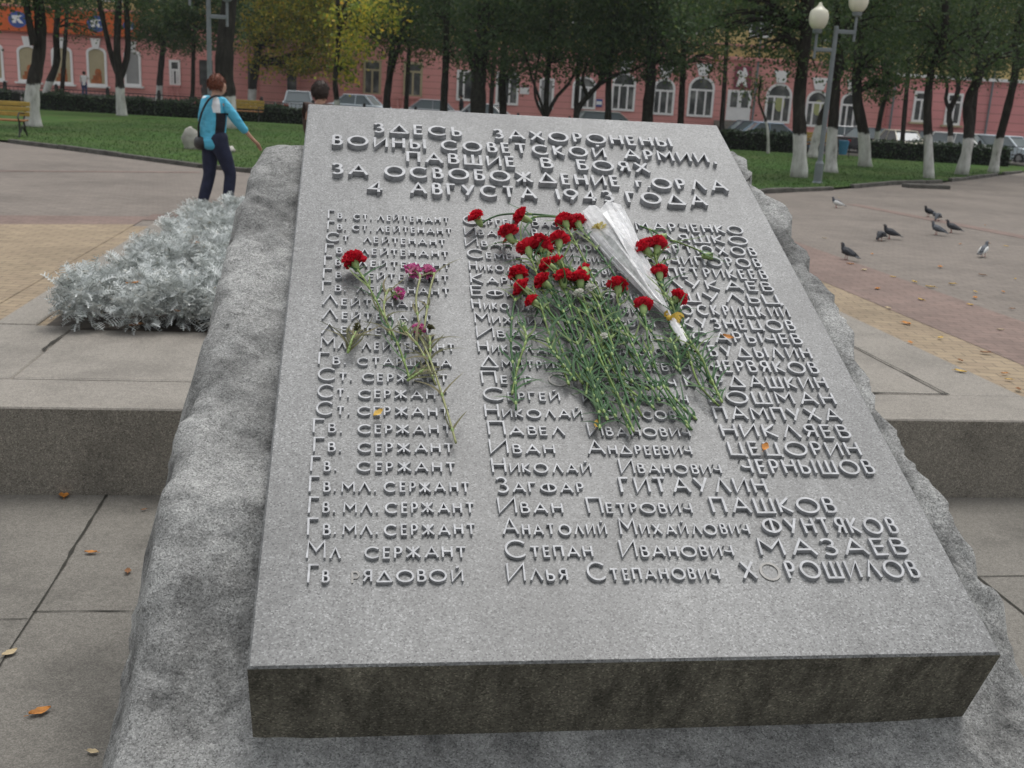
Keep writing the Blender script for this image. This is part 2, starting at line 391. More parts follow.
for a, b, wd in (((-1.62, 4.45), (-1.62, 4.85), .012), ((3.72, 3.82), (3.70, 5.2), .008), ((2.6, 3.80), (3.73, 3.80), .012), ((-3.6, 3.81), (.6, 3.81), .003)):
    joint(a, b, wd, .022)
struct('paving_joints', g, MAT['joint'])

# lawn, kerbs, street
LAWN = [(-60, 33), (-40, 30), (-14, 26.4), (-11.7, 25.0), (-10.1, 23.9), (-8.28, 22.5), (-6.13, 20.8), (-3, 19.3), (-.3, 18.7), (2.2, 19.8), (4.14, 21.4), (5.6, 23.0),
        (6.8, 24.3), (9.1, 27.4), (11.2, 29.6), (18, 39.7), (20, 43.5), (20, 51), (-60, 51)]
g = G()
def inside(x, y, P=LAWN):
    c = False; n_ = len(P)
    for i in range(n_):
        (x1, y1), (x2, y2) = P[i], P[(i + 1) % n_]
        if (y1 > y) != (y2 > y) and x < (x2 - x1) * (y - y1) / (y2 - y1) + x1: c = not c
    return c
g.add([(x, y, .05 + gz(x, y) if y > 44 else .05) for x, y in LAWN], [tuple(range(len(LAWN)))])
struct('lawn', g, MAT['lawn'])
g = G()
for (a, b) in zip(LAWN[3:17], LAWN[4:18]):
    a = np.array(a); b = np.array(b); d = b - a; L_ = np.linalg.norm(d); ns = max(1, int(L_ / 1.0))
    for i in range(ns):
        if b[0] > 5.6 and random.random() < .22: continue
        c = a + d * (i + .5) / ns; g.box((c[0], c[1], .035 + random.uniform(-.015, .015)), (L_ / ns - .015, .11, .12), math.atan2(d[1], d[0]) + random.uniform(-.02, .02), .012)
struct('kerb', g, MAT['kerb'])
g = G(); c = onz(926, 187, .03); g.box((c[0], c[1], .04), (1.15, .3, .12), .25, .02)
tag(obj('kerb_stone', g, MAT['kerb']), 'long dark loose kerb stone lying at the edge of the right lawn', 'kerb stone')
def strip(name, y0, y1, dz, mat, x0=-90, x1=90):
    g = G(); xs = np.linspace(x0, x1, 61); vs = []
    yy = np.linspace(y0, y1, 5)
    for y in yy:
        for x in xs: vs.append((x, y, gz(x, y) + dz))
    n_ = len(xs); g.add(vs, [(j * n_ + i, j * n_ + i + 1, j * n_ + n_ + i + 1, j * n_ + n_ + i) for j in range(4) for i in range(n_ - 1)])
    return struct(name, g, mat)
strip('street', 55, 70.5, .006, MAT['asphalt']); strip('sidewalk', 70.5, 80, .10, MAT['sidewalk']); strip('park_path', 52, 55, .04, MAT['sidewalk'])
# grass blades on the visible lawn edge
pts = []
while len(pts) < 60000:
    x = random.uniform(-15, 16); y = 18.5 + random.random() ** 1.7 * 26
    if inside(x, y): pts.append((x, y, .05))
C = np.array(pts); n = len(C); hgt = rng.uniform(.02, .055, n); ang = rng.uniform(0, math.pi, n); wd = rng.uniform(.005, .012, n)
lean = rng.normal(size=(n, 2)) * .03
V = np.stack([C + np.c_[np.cos(ang) * wd, np.sin(ang) * wd, np.zeros(n)], C - np.c_[np.cos(ang) * wd, np.sin(ang) * wd, np.zeros(n)], C + np.c_[lean, hgt]], 1).reshape(-1, 3)
go = quads_mesh('grass', V, np.arange(3 * n).reshape(n, 3), MAT['grass'], None); tag(go, 'short green grass of the park lawn', 'grass', kind='stuff')

# ------------------------------------------------------------------ the memorial stone
base = Lw(.84, 1.2, LOW)
mem = thing('memorial_stone', 'big rough grey boulder carrying a sloping polished granite slab with raised Cyrillic lettering', 'memorial', base, YAW)
RIM = [(-.15, -.66), (-.245, -.5), (-.275, -.25), (-.29, 0), (-.27, .22), (-.265, .42), (-.245, .6), (-.25, .78), (-.232, .95), (-.235, 1.15), (-.215, 1.35), (-.222, 1.55), (-.208, 1.8), (-.20, 2.02), (-.185, 2.22), (-.165, 2.34), (-.12, 2.42), (.06, 2.46),
       (.5, 2.54), (.9, 2.58), (1.4, 2.55), (1.62, 2.56), (1.69, 2.48), (1.725, 2.34), (1.70, 2.22), (1.715, 2.12), (1.775, 2.03), (1.785, 1.95), (1.735, 1.84), (1.765, 1.70), (1.735, 1.60), (1.76, 1.45), (1.765, 1.25), (1.725, 1.1), (1.735, .98), (1.705, .85), (1.725, .72), (1.745, .58), (1.775, .47), (1.80, .37),
       (1.87, .25), (1.895, .12), (1.92, -.05), (1.95, -.3), (1.88, -.55), (1.5, -.7), (.9, -.74), (.2, -.72)]
def resample(P, n):
    P = np.array(P + [P[0]]); m_ = len(P) - 1; out = []
    L_ = np.r_[0, np.cumsum(np.linalg.norm(np.diff(P, axis=0), axis=1))]
    for t in np.linspace(0, L_[-1], n, endpoint=False):
        i = min(np.searchsorted(L_, t, 'right') - 1, m_ - 1); k = (t - L_[i]) / (L_[i + 1] - L_[i])
        p0, p1, p2, p3 = P[(i - 1) % m_], P[i], P[i + 1], P[(i + 2) % m_]
        out.append(.5 * (2 * p1 + (p2 - p0) * k + (2 * p0 - 5 * p1 + 4 * p2 - p3) * k * k + (3 * p1 - p0 - 3 * p2 + p3) * k ** 3))
    return np.array(out)
NR = 520; rim = resample(RIM, NR)
for i in range(NR):
    if rim[i][0] > 1.6: rim[i][0] += .030 * mnoise.noise(Vector((rim[i][1] * 7, 3, 1))) + .022 * mnoise.noise(Vector((rim[i][1] * 17, 5, 1))) + .012 * mnoise.noise(Vector((rim[i][1] * 37, 7, 2)))
    elif rim[i][0] < 0: rim[i][0] += .022 * mnoise.noise(Vector((rim[i][1] * 6, 13, 1))) + .012 * mnoise.noise(Vector((rim[i][1] * 15, 5, 7)))
cen = np.array([.84, .95]); rings = []
def lump(p, a=1.):
    v = Vector(p)
    return a * (.034 * mnoise.noise(v * 2.6) + .042 * (.45 - abs(mnoise.noise(v * 5.0 + Vector((5, 1, 2))))) + .024 * (.4 - abs(mnoise.noise(v * 11 + Vector((1, 8, 3))))) + .030 * (mnoise.voronoi(v * 6.5)[0][0] - .35) + .012 * mnoise.noise(v * 24) + .006 * mnoise.noise(v * 47))
def off_at(u, s):
    k = min(1, max(0, (s - .02) / .55)); k = k * k * (3 - 2 * k); e = min(1, max(0, (u - .3) / 1.1)); return -.262 + k * (.212 + .05 * e)
NI = 60
for k in range(1, NI + 1):
    t = 1 - (1 - k / NI) ** 1.0
    ring = []
    for i in range(NR):
        q = cen + (rim[i] - cen) * t; e = max(0, (t - .90) / .10)
        rightside = q[0] > 1.2 and q[1] > .35
        o = off_at(*q) - (.008 if rightside else .03) * e ** 3
        p = S(q[0], q[1], o); edge = min(1, max(0, (t - .6) / .2)) * (.25 if rightside else .8)
        lp = lump(p, edge * .85)
        lim = -.02 if (-.01 < q[0] < 1.688 and q[1] < 2.68) else (-.004 - .05 * max(0, 1.74 - q[0]) if q[0] > 1 else -.03)
        p = p + NN * (min(o + lp, lim) - o); ring.append(p)
    rings.append(ring)
top = rings[-1]; cplan = np.array(Lw(.84, 1.2)[:2])
for k in range(1, 19):
    f = k / 18; ring = []
    for i in range(NR):
        p = top[i]; d = p[:2] - cplan; d2 = rim[i] - np.roll(rim, 1, axis=0)[i]
        nn2 = np.array([d2[1], -d2[0]]); nn2 /= np.linalg.norm(nn2)
        if nn2 @ (rim[i] - cen) < 0: nn2 = -nn2
        out = EX[:2] * nn2[0] + H2[:2] * nn2[1]
        wgt = .35 if rim[i][0] > 1.2 and rim[i][1] > .45 else 1.
        prof = wgt * .055 * math.sin(min(1, f * 2.6) * math.pi / 2) + .03 * math.sin(f * math.pi * 1.5) - .06 * f
        z = p[2] + (LOW - .03 - p[2]) * (f ** .88)
        q = np.array([p[0] + out[0] * prof, p[1] + out[1] * prof, z])
        l_ = lump(q * np.array([1, 1, .8]) + 3, .95) * min(1, f * 6) * (.35 if wgt < 1 else 1); q[0] += out[0] * l_; q[1] += out[1] * l_
        ring.append(q)
    rings.append(ring)
g = G(); g.loft(rings); obj('boulder', g, MAT['rock'], mem, world=True, smooth=True)
# polished slab with a slightly softened arris
def boxS(u0, u1, s0, s1, o0, o1, e):
    vs = []
    for o, d in ((o0, e), (o0 + e, 0), (o1 - e, 0), (o1, e)):
        vs += [S(u0 + d, s0 + d, o), S(u1 - d, s0 + d, o), S(u1 - d, s1 - d, o), S(u0 + d, s1 - d, o)]
    fs = [(3, 2, 1, 0), (12, 13, 14, 15)]
    for k in range(3):
        for j in range(4): fs.append((k * 4 + j, k * 4 + (j + 1) % 4, k * 4 + 4 + (j + 1) % 4, k * 4 + 4 + j))
    return vs, fs
g = G(); g.add(*boxS(0, SW, 0, SL, -.33, 0, .005))
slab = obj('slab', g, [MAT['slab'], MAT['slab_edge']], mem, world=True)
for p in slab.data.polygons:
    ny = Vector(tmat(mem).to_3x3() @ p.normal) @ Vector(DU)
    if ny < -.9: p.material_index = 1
# ---- raised lettering: a stroke alphabet, letter height 1, stroke .13
def arc(cx, cy, rx, ry, a0, a1, n=14): return [(cx + rx * math.cos(R(a0 + (a1 - a0) * i / n)), cy + ry * math.sin(R(a0 + (a1 - a0) * i / n))) for i in range(n + 1)]
def bowl(y0, y1, x0, x1):
    r = (y1 - y0) / 2; xm = max(x0, x1 - r * 1.0); return [(x0, y1)] + arc(xm, (y0 + y1) / 2, x1 - xm, r, 90, -90, 10) + [(x0, y0)]
def ring_(w): return arc(w / 2, .5, w / 2, .5, 0, 360, 28)
GL = {
 'А': (.95, [[(0, 0), (.475, 1), (.95, 0)], [(.17, .33), (.78, .33)]]),
 'Б': (.58, [[(.55, 1), (0, 1), (0, 0)], bowl(0, .56, 0, .58)]),
 'В': (.58, [[(0, 0), (0, 1)], bowl(.54, 1, 0, .5), bowl(0, .54, 0, .58)]),
 'Г': (.55, [[(0, 0), (0, 1), (.55, 1)]]),
 'Д': (1.05, [[(0, .02), (.525, 1), (1.05, .02)], [(0, .02), (1.05, .02)]]),
 'Е': (.52, [[(.52, 1), (0, 1), (0, 0), (.52, 0)], [(0, .52), (.46, .52)]]),
 'Ж': (1.0, [[(.5, 0), (.5, 1)], [(.04, 1), (.5, .5), (0, 0)], [(.96, 1), (.5, .5), (1, 0)]]),
 'З': (.58, [[(.04, .86)] + arc(.27, .77, .25, .23, 140, -90, 12) + arc(.29, .27, .29, .27, 90, -140, 14)]),
 'И': (.76, [[(0, 1), (0, 0), (.76, 1), (.76, 0)]]),
 'Й': (.76, [[(0, 1), (0, 0), (.76, 1), (.76, 0)], [(.3, 1.22), (.52, 1.30)]]),
 'К': (.66, [[(0, 0), (0, 1)], [(.62, 1), (.03, .48), (.66, 0)]]),
 'Л': (.85, [[(0, 0), (.425, 1), (.85, 0)]]),
 'М': (.92, [[(0, 0), (.04, 1), (.46, .42), (.88, 1), (.92, 0)]]),
 'Н': (.7, [[(0, 0), (0, 1)], [(.7, 0), (.7, 1)], [(0, .54), (.7, .54)]]),
 'О': (1.12, [ring_(1.12)]),
 'П': (.7, [[(0, 0), (0, 1), (.7, 1), (.7, 0)]]),
 'Р': (.52, [[(0, 0), (0, 1)], bowl(.44, 1, 0, .52)]),
 'С': (.98, [arc(.54, .5, .54, .5, 42, 318, 24)]),
 'Т': (.72, [[(0, 1), (.72, 1)], [(.36, 0), (.36, 1)]]),
 'У': (.76, [[(0, 1), (.40, .36)], [(.76, 1), (.22, 0)]]),
 'Ф': (1.15, [arc(.575, .5, .575, .42, 0, 360, 28), [(.575, 0), (.575, 1)]]),
 'Х': (.82, [[(0, 0), (.78, 1)], [(.04, 1), (.82, 0)]]),
 'Ц': (.82, [[(0, 1), (0, .0), (.82, 0), (.82, -.16)], [(.68, 1), (.68, 0)]]),
 'Ч': (.62, [[(0, 1), (0, .62)] + arc(.26, .62, .26, .2, 180, 270, 6) + [(.62, .42)], [(.62, 1), (.62, 0)]]),
 'Ш': (.92, [[(0, 1), (0, 0), (.92, 0), (.92, 1)], [(.46, 1), (.46, 0)]]),
 'Ы': (.86, [[(0, 1), (0, 0)], bowl(0, .54, 0, .5), [(.86, 0), (.86, 1)]]),
 'Ь': (.54, [[(0, 1), (0, 0)], bowl(0, .54, 0, .54)]),
 'Ю': (1.3, [[(0, 0), (0, 1)], [(0, .52), (.34, .52)], arc(.82, .5, .48, .5, 0, 360, 26)]),
 'Я': (.58, [[(.58, 0), (.58, 1)]] + [[(.58 - x, y) for x, y in bowl(.46, 1, 0, .54)]] + [[(.26, .46), (0, 0)]]),
 '1': (.12, [[(.06, 0), (.06, 1)]]),
 '9': (.72, [arc(.36, .66, .36, .34, 0, 360, 22), [(.70, .56), (.3, 0)]]),
 '4': (.66, [[(.48, 0), (.48, 1), (0, .28), (.68, .28)]]),
 '3': (.58, [[(.04, .86)] + arc(.27, .77, .25, .23, 140, -90, 12) + arc(.29, .27, .29, .27, 90, -140, 14)]),
 '.': (.14, [[(.07, .03), (.07, .20)]]), ',': (.12, [[(.09, .10), (.02, -.16)]]),
}
def ribbon(g, pl, th, fn, z1):
    pl = [np.array(p, float) for p in pl]; closed = np.linalg.norm(pl[0] - pl[-1]) < 1e-4
    if closed: pl = pl[:-1]
    n = len(pl); A = []; B = []
    for i in range(n):
        pa = pl[i - 1] if (i > 0 or closed) else None; pb = pl[(i + 1) % n] if (i < n - 1 or closed) else None
        d1 = (pl[i] - pa) if pa is not None else (pb - pl[i]); d2 = (pb - pl[i]) if pb is not None else d1
        d1 = d1 / np.linalg.norm(d1); d2 = d2 / np.linalg.norm(d2)
        n1 = np.array([-d1[1], d1[0]]); n2 = np.array([-d2[1], d2[0]]); mv = n1 + n2; k = mv @ n1
        mv = mv / k if k > .45 else mv / np.linalg.norm(mv) * 1.5
        e = np.zeros(2)
        A.append(pl[i] + mv * th / 2); B.append(pl[i] - mv * th / 2)
    vs = [fn(p, 0) for p in A] + [fn(p, 0) for p in B] + [fn(p, z1) for p in A] + [fn(p, z1) for p in B]
    fs = []
    for i in range(n if closed else n - 1):
        j = (i + 1) % n
        fs += [(2 * n + i, 3 * n + i, 3 * n + j, 2 * n + j), (i, 2 * n + i, 2 * n + j, j), (n + i, n + j, 3 * n + j, 3 * n + i)]
    if not closed:
        fs += [(0, n, 3 * n, 2 * n), (n - 1, 3 * n - 1, 4 * n - 1, 2 * n - 1)]
    g.add(vs, fs)
def word(g, txt, u0, u1, s, Hbig, Hsmall, z, th, firstbig=True, worn=None):
    """letters fitted between u0 and u1 on the baseline s; the gaps stretch, as on the stone"""
    hs_ = [Hbig if (i == 0 and firstbig) else Hsmall for i in range(len(txt))]
    ws = [GL[c][0] * h for c, h in zip(txt, hs_)]; W = sum(ws); gap = (u1 - u0 - W) / max(1, len(txt) - 1); k = 1.
    mn = .20 * Hsmall
    if gap < mn and len(txt) > 1: k = (u1 - u0 - mn * (len(txt) - 1)) / W; gap = mn
    gap = min(gap, 2.4 * Hsmall)
    if k == 1. and len(txt) > 1:
        k = min(1.5 if Hbig > .07 else 1.34, (u1 - u0 - .24 * Hsmall * (len(txt) - 1)) / W) if W > 0 else 1.; k = max(1., k); gap = (u1 - u0 - W * k) / (len(txt) - 1)
    x = u0
    for i, (c, h, wd) in enumerate(zip(txt, hs_, ws)):
        tt = th * (1.1 if h == Hbig else 1.); jx = random.uniform(-.001, .001); js = random.uniform(-.0012, .0012); rot = random.uniform(-.02, .02)
        zz = z
        gg = g
        if worn is not None and i in worn[0]: zz = .0025; gg = worn[1]
        for si, st in enumerate(GL[c][1]):
            def fn(p, o, x=x, h=h, tt=tt, c=c):
                px = p[0]; py = p[1]
                return S(x + jx + px - rot * py, s + js + py + rot * px, o)
            hh = h - tt; w0 = wd * k
            pl = [(tt / 2 + (q[0] / GL[c][0]) * max(.0005, (w0 - tt)), tt / 2 + q[1] * hh) for q in st]
            ribbon(gg, pl, tt, fn, zz + si * .0004 + (i % 2) * .0002)
        x += wd * k + gap
BIG, SML, TH = .057, .037, .0046
ROWS = [
 ('Гв. 328 346|ст. 353 371|лейтенант 377 449', 'Сергей 463 518|Васильевич 532 612', 'МАРЧЕНКО 636 744'),
 ('Гв. 327 346|ст. 352 371|лейтенант 376 452', 'Иван 464 506|Викторович 532 612', 'ЛЯШКО 660 749'),
 ('Ст 326 349|лейтенант 363 446', 'Иван 465 512|Карпович 552 612', 'АРТЮХОВ 658 757'),
 ('Гв 325 343|лейтенант 360 449', 'Семен 467 522|Ильич 566 606', 'НИЧИПОРОВ 645 762'),
 ('Гв. 324 345|лейтенант 358 451', 'Николай 469 531|Павлович 552 622', 'ПЕТРИКЕЕВ 668 768'),
 ('Гв. 323 346|лейтенант 356 449', 'Карп 470 520|Петрович 552 625', 'ЛУКАЕВ 665 774'),
 ('Гв. 322 346|лейтенант 356 450', 'Ефим 471 535|Иванович 560 640', 'ШУЛЬЦ 680 782'),
 ('Лейтенант 322 431', 'Николай 472 538|Иванович 565 648', 'ОСКРИЦКИЙ 681 790'),
 ('Лейтенант 322 432', 'Михаил 474 548|Иванович 565 655', 'КУЗНЕЦОВ 683 796'),
 ('Лейтенант 321 432', 'Иван 476 537|Сергеевич 560 662', 'САРЫЧЕВ 693 803'),
 ('Мл. 320 351|лейтенант 362 455', 'Николай 478 556|Александрович 568 688', 'БУДЫЛИН 710 812'),
 ('Гв. 318 346|старшина 357 452', 'Дмитрий 480 565|Матвеевич 590 690', 'ЧЕРВЯКОВ 711 819'),
 ('Ст. 318 352|сержант 362 448', 'Петр 482 532|Степанович 549 676', 'КИРДАШКИН 685 828'),
 ('Ст. 317 349|сержант 358 448', 'Сергей 483 560|Иванович 582 688', 'КОШМАН 709 836'),
 ('Ст. 316 349|сержант 357 450', 'Николай 485 583|Власович 605 696', 'ПАМПУХА 714 842'),
 ('Гв. 313 342|сержант 358 452', 'Павел 488 565|Иванович 588 690', 'НИКЛЯЕВ 722 851'),
 ('Гв. 313 341|сержант 358 454', 'Иван 490 555|Андреевич 587 692', 'ЦЕЦОРИН 729 861'),
 ('Гв. 310 336|сержант 357 456', 'Николай 492 591|Иванович 620 721', 'ЧЕРНЫШОВ 742 875'),
 ('Гв. 309 336|мл. 341 376|сержант 384 470', 'Загфар 496 584', 'ГИТАУЛИН 620 767'),
 ('Гв. 308 335|мл. 343 378|сержант 385 475', 'Иван 498 563|Петрович 588 692', 'ПАШКОВ 712 837'),
 ('Гв. 307 336|мл. 342 378|сержант 384 476', 'Анатолий 502 607|Михайлович 620 749', 'ФУНТЯКОВ 763 898'),
 ('Мл 306 341|сержант 364 467', 'Степан 505 593|Иванович 621 733', 'МАЗАЕВ 760 909'),
 ('Гв 307 330|рядовой 351 463', 'Илья 507 568|Степанович 588 719', 'ХОРОШИЛОВ 742 920')]
lab_cols = ['rank', 'given name', 'surname']
for r, row in enumerate(ROWS):
    s = 1.789 - .07139 * r
    for cix, ent in enumerate(row):
        for wi, it in enumerate(ent.split('|')):
            g = G(); gw = G()
            t, a, b = it.split(); a = float(a); b = float(b); u0 = slab_u(a, s + .02, .012); u1 = slab_u(b, s + .02, .012)
            worn = None
            if r == 22 and cix == 2: worn = ([1], gw)
            if r == 12 and cix == 1 and wi == 1: worn = ([0], gw)
            if r == 22 and cix == 0 and wi == 1: worn = ([0], gw)
            if cix == 2: word(g, t, u0, u1, s, .057, .057, .0095, .0057, True, worn)
            else: word(g, t.upper(), u0, u1, s, BIG, SML, .0082, TH, (wi == 0 or cix == 1), worn)
            obj(('rank_lettering', 'given_name_lettering', 'surname_lettering')[cix], g, MAT['letter'], mem, world=True)
            if gw.v: tag(obj('worn_letter', gw, MAT['letter_worn'], mem, world=True), 'faint flattened letter that has lost its raised metal')
HEAD = [(2.418, 'ЗДЕСЬ 373 462|ЗАХОРОНЕНЫ 493 672'), (2.300, 'ВОИНЫ 332 426|СОВЕТСКОЙ 441 606|АРМИИ, 623 715'), (2.194, 'ПАВШИЕ 406 516|В 541 553|БОЯХ 577 650'),
        (2.078, 'ЗА 331 369|ОСВОБОЖДЕНИЕ 384 620|г. 636 649|ОРЛА 652 728'), (1.962, '4 368 387|АВГУСТА 410 537|1943 557 614|ГОДА 627 707')]
for s, ent in HEAD:
    for it in ent.split('|'):
        g = G()
        t, a, b = it.split(); sm = t == 'г.'
        h = .052 if sm else .083
        word(g, t.upper(), slab_u(float(a), s + .03, .018), slab_u(float(b), s + .03, .018), s, h, h, .0175, .0094 if not sm else .008, True)
        obj('heading_lettering', g, MAT['letter'], mem, world=True)

# thin air between the park and the street: far trunks and walls are slightly veiled
g = G(); g.box((0, 70, 12), (330, 250, 27)); hz = obj('haze', g, None, None); tag(hz, kind='stuff')
hm_ = bpy.data.materials.new('pale_air'); hm_.use_nodes = True; ht_ = hm_.node_tree; ht_.nodes.remove(ht_.nodes['Principled BSDF'])
pv = ht_.nodes.new('ShaderNodeVolumePrincipled'); pv.inputs['Color'].default_value = (.95, .97, 1, 1); pv.inputs['Density'].default_value = .00035
ht_.links.new(pv.outputs[0], ht_.nodes['Material Output'].inputs['Volume']); hz.data.materials.append(hm_)

# ------------------------------------------------------------------ the pink building across the street
FY = 75.0
def fxz(px, py): p = aty(px, py, FY); return p[0], p[2]
def wall_mat(name, c, course=.42):
    m = M(name, .85, .2); z = m.xyz()[2]
    fr = m.math('FRACT', m.math('DIVIDE', z, course)); groove = m.ramp(fr, [(0, .62), (.07, .62), (.10, 1.), (1, 1.)])
    v = m.ramp(m.noise(.35, 5, .6), [(.3, tuple(k * .86 for k in c)), (.7, tuple(k * 1.08 for k in c))])
    m.color(m.mix(1., v, groove, 'MULTIPLY')); return m.m
MAT['pink'] = wall_mat('pink_rusticated_plaster', (.69, .315, .285)); MAT['rose'] = wall_mat('rose_plaster', (.68, .29, .28), .55)
MAT['yellow'] = simple('yellow_plaster', (.55, .42, .17), .85, .12, .8); MAT['cream'] = simple('cream_blind', (.42, .36, .22), .8, .08, 2)
MAT['white'] = simple('white_paint', (.80, .79, .77), .5, .06, 3); MAT['orange'] = simple('orange_sign_board', (.62, .11, .015), .5, .1, 1)
m = M('dark_window_glass', .08, .6); m.color(m.ramp(m.noise(.9, 2), [(.35, (.03, .033, .035)), (.55, (.10, .105, .10)), (.72, (.30, .30, .28))])); MAT['glass'] = m.m
MAT['greyblind'] = simple('grey_blind', (.30, .30, .29), .7, .1, 2); MAT['terracotta'] = simple('orange_display', (.36, .11, .03), .7, .3, 3)
MAT['blue'] = simple('sign_blue', (.04, .09, .32), .5, .1, 3); MAT['maroon'] = simple('maroon_board', (.20, .035, .06), .5, .15, 2)
MAT['greenlogo'] = simple('pale_green_sticker', (.36, .38, .16), .6, .1, 4)
X_L, X_J, X_R = -62., fxz(886, 110)[0], 62.
gl, gr = gz(-20, FY), gz(30, FY)
bld = thing('pink_building', 'long pink rusticated building with white arched windows, yellow upper storey and shops below', 'building', ((X_L + X_J) / 2, FY, -.2))
bl2 = thing('pink_building', 'plain rose walled building wing with small white windows at the right end of the street', 'building', ((X_J + X_R) / 2, FY - .5, -.5))
def part(name, boxes, mat, par, bev=0.):
    g = G()
    for c, d in boxes: g.box(c, d, 0, bev)
    return obj(name, g, mat, par, world=True)
ZB = 4.9
part('wall', [(((X_L + X_J) / 2, FY + 5, (ZB - .6) / 2), (X_J - X_L, 10, ZB + .6))], MAT['pink'], bld)
part('upper_wall', [(((X_L + X_J) / 2, FY + 5.1, 10), (X_J - X_L, 10, 10.2))], MAT['yellow'], bld)
part('string_course', [(((X_L + X_J) / 2, FY - .02, ZB), (X_J - X_L, .36, .22)), (((X_L + X_J) / 2, FY + .02, ZB + .85), (X_J - X_L, .30, .14))], MAT['pink'], bld)
part('cornice', [(((X_L + X_J) / 2, FY - .1, 15.0), (X_J - X_L, .9, .5))], MAT['white'], bld)
g = G(); g.prism([(FY - .6, 15.25), (FY + 10.6, 15.25), (FY + 5, 18)], lambda p, q, d: (d, p, q), X_L, X_J); obj('roof', g, simple('brown_roof', (.12, .06, .045), .8), bld, world=True)
part('plinth', [(((X_L + X_J) / 2, FY + .02, -.1), (X_J - X_L, .3, .9))], simple('grey_plinth', (.2, .18, .17), .9), bld)
part('wall', [(((X_J + X_R) / 2, FY + 4.5, 1.7), (X_R - X_J - .02, 10, 5.4))], MAT['rose'], bl2)
part('upper_wall', [(((X_J + X_R) / 2, FY + 4.6, 9.4), (X_R - X_J - .02, 10, 10))], MAT['yellow'], bl2)
part('string_course', [(((X_J + X_R) / 2, FY - .55, 4.4), (X_R - X_J, .32, .2))], MAT['white'], bl2)
g = G(); g.prism([(FY - 1.1, 14.4), (FY + 10.1, 14.4), (FY + 5, 17)], lambda p, q, d: (d, p, q), X_J, X_R); obj('roof', g, bld.children[-2].data.materials[0], bl2, world=True)
for par, px in ((bld, 753), (bl2, 985), (bl2, 889)):
    x, _ = fxz(px, 110); g = G(); y_ = FY - (.12 if par is bld else .62); g.tube([(x, y_, -.3), (x, y_, 4.3), (x, y_ , 12)], .07, 6); obj('downpipe', g, MAT['steel'], par, world=True)
def outline(x0, x1, z0, z1, arch):
    if not arch: return [(x0, z0), (x1, z0), (x1, z1), (x0, z1)]
    r = (x1 - x0) / 2; cx = (x0 + x1) / 2; zs = z1 - r * arch
    return [(x0, z0), (x1, z0), (x1, zs)] + [(cx + r * math.cos(t), zs + r * arch * math.sin(t)) for t in np.linspace(0, math.pi, 11)[1:-1]] + [(x0, zs)]
YF = lambda y: (lambda p, q, d: (p, y + d, q))
def window(par, x0, x1, z0, z1, arch=0, frame='white', pane='glass', mull=(.33, .67), bar=.62, fy=FY, lab=None):
    o1 = outline(x0, x1, z0, z1, arch); cx, cz = (x0 + x1) / 2, (z0 + z1) / 2; t = .15
    o2 = outline(x0 + t, x1 - t, z0 + t, z1 - t, arch); n = len(o1)
    g = G(); y0, y1 = fy - .10, fy + .02
    vs = [(p, y0, q) for p, q in o1] + [(p, y0, q) for p, q in o2] + [(p, y1, q) for p, q in o1] + [(p, y1, q) for p, q in o2]; fs = []
    for i in range(n):
        j = (i + 1) % n; fs += [(i, j, n + j, n + i), (i, 2 * n + i, 2 * n + j, j), (n + i, n + j, 3 * n + j, 3 * n + i)]
    g.add(vs, fs)
    for f in mull: g.box((x0 + (x1 - x0) * f, fy - .045, (z0 + (z0 + (z1 - z0) * bar)) / 2), (.12, .09, (z1 - z0) * bar - .1))
    if bar < .99: g.box((cx, fy - .04, z0 + (z1 - z0) * bar), (x1 - x0 - .2, .09, .13))
    fr = obj('window', g, MAT[frame], par, world=True)
    g = G(); g.prism(o2, YF(fy - .03), 0, .04); pn = obj('pane', g, MAT[pane], None)
    inv = tmat(par).inverted(); pn.data.transform(inv); pn.parent = fr
    return fr
def sill(fr, par, x0, x1, z, fy=FY, mat='white'):
    g = G(); g.box(((x0 + x1) / 2, fy - .1, z - .06), (x1 - x0 + .25, .3, .12)); o = obj('sill', g, MAT[mat], None); o.data.transform(tmat(par).inverted()); o.parent = fr
def win_px(a, b, t, bt, **k):
    cx = (a + b) / 2; x0, z0 = fxz(a, bt); x1, _ = fxz(b, bt); _, z1 = fxz(cx, t); _, z0 = fxz(cx, bt)
    par = k.pop('par', bld); s_ = k.pop('sill', None); fr = window(par, x0, x1, z0, z1, **k)
    if s_: sill(fr, par, x0 - .05, x1 + .05, z0, k.get('fy', FY), s_)
    return x0, x1, z0, z1, fr
# shop windows with cream blinds, low orange displays inside, white sills
for a, b, t, bt, pn in ((-38, -20, 42, 78, 'cream'), (-12, 5, 43, 80, 'cream'), (19, 41, 45, 82, 'cream'), (53, 74, 46, 84, 'cream'), (88, 108, 47, 86, 'cream'), (125, 142, 50, 86, 'greyblind')):
    x0, x1, z0, z1, fr = win_px(a, b, t, bt, arch=.55, pane=pn, mull=(), bar=1., sill='white')
    if pn == 'cream':
        g = G(); w_ = x1 - x0
        g.box((x0 + w_ * .5, FY - .05, z0 + .38), (w_ * .42, .06, .62)); g.box((x0 + w_ * .28, FY - .05, z0 + .25), (w_ * .16, .05, .36)); g.blob((x0 + w_ * .55, FY - .05, z0 + .85), (.22, .04, .3), 6, 8)
        o = obj('display', g, MAT['terracotta'], None); o.data.transform(tmat(bld).inverted()); o.parent = fr
    g = G(); cx = (x0 + x1) / 2; g.prism([(cx - .2, z1 - .12), (cx + .2, z1 - .12), (cx + .34, z1 + .55), (cx - .34, z1 + .55)], YF(FY - .16), 0, .14); obj('keystone', g, MAT['white'], bld, world=True)
win_px(170, 181, 60, 86)
for a, b in ((198, 216), (246, 258), (285, 299)):
    win_px(a, b, 58, 104, mull=(), bar=1., frame='pink')
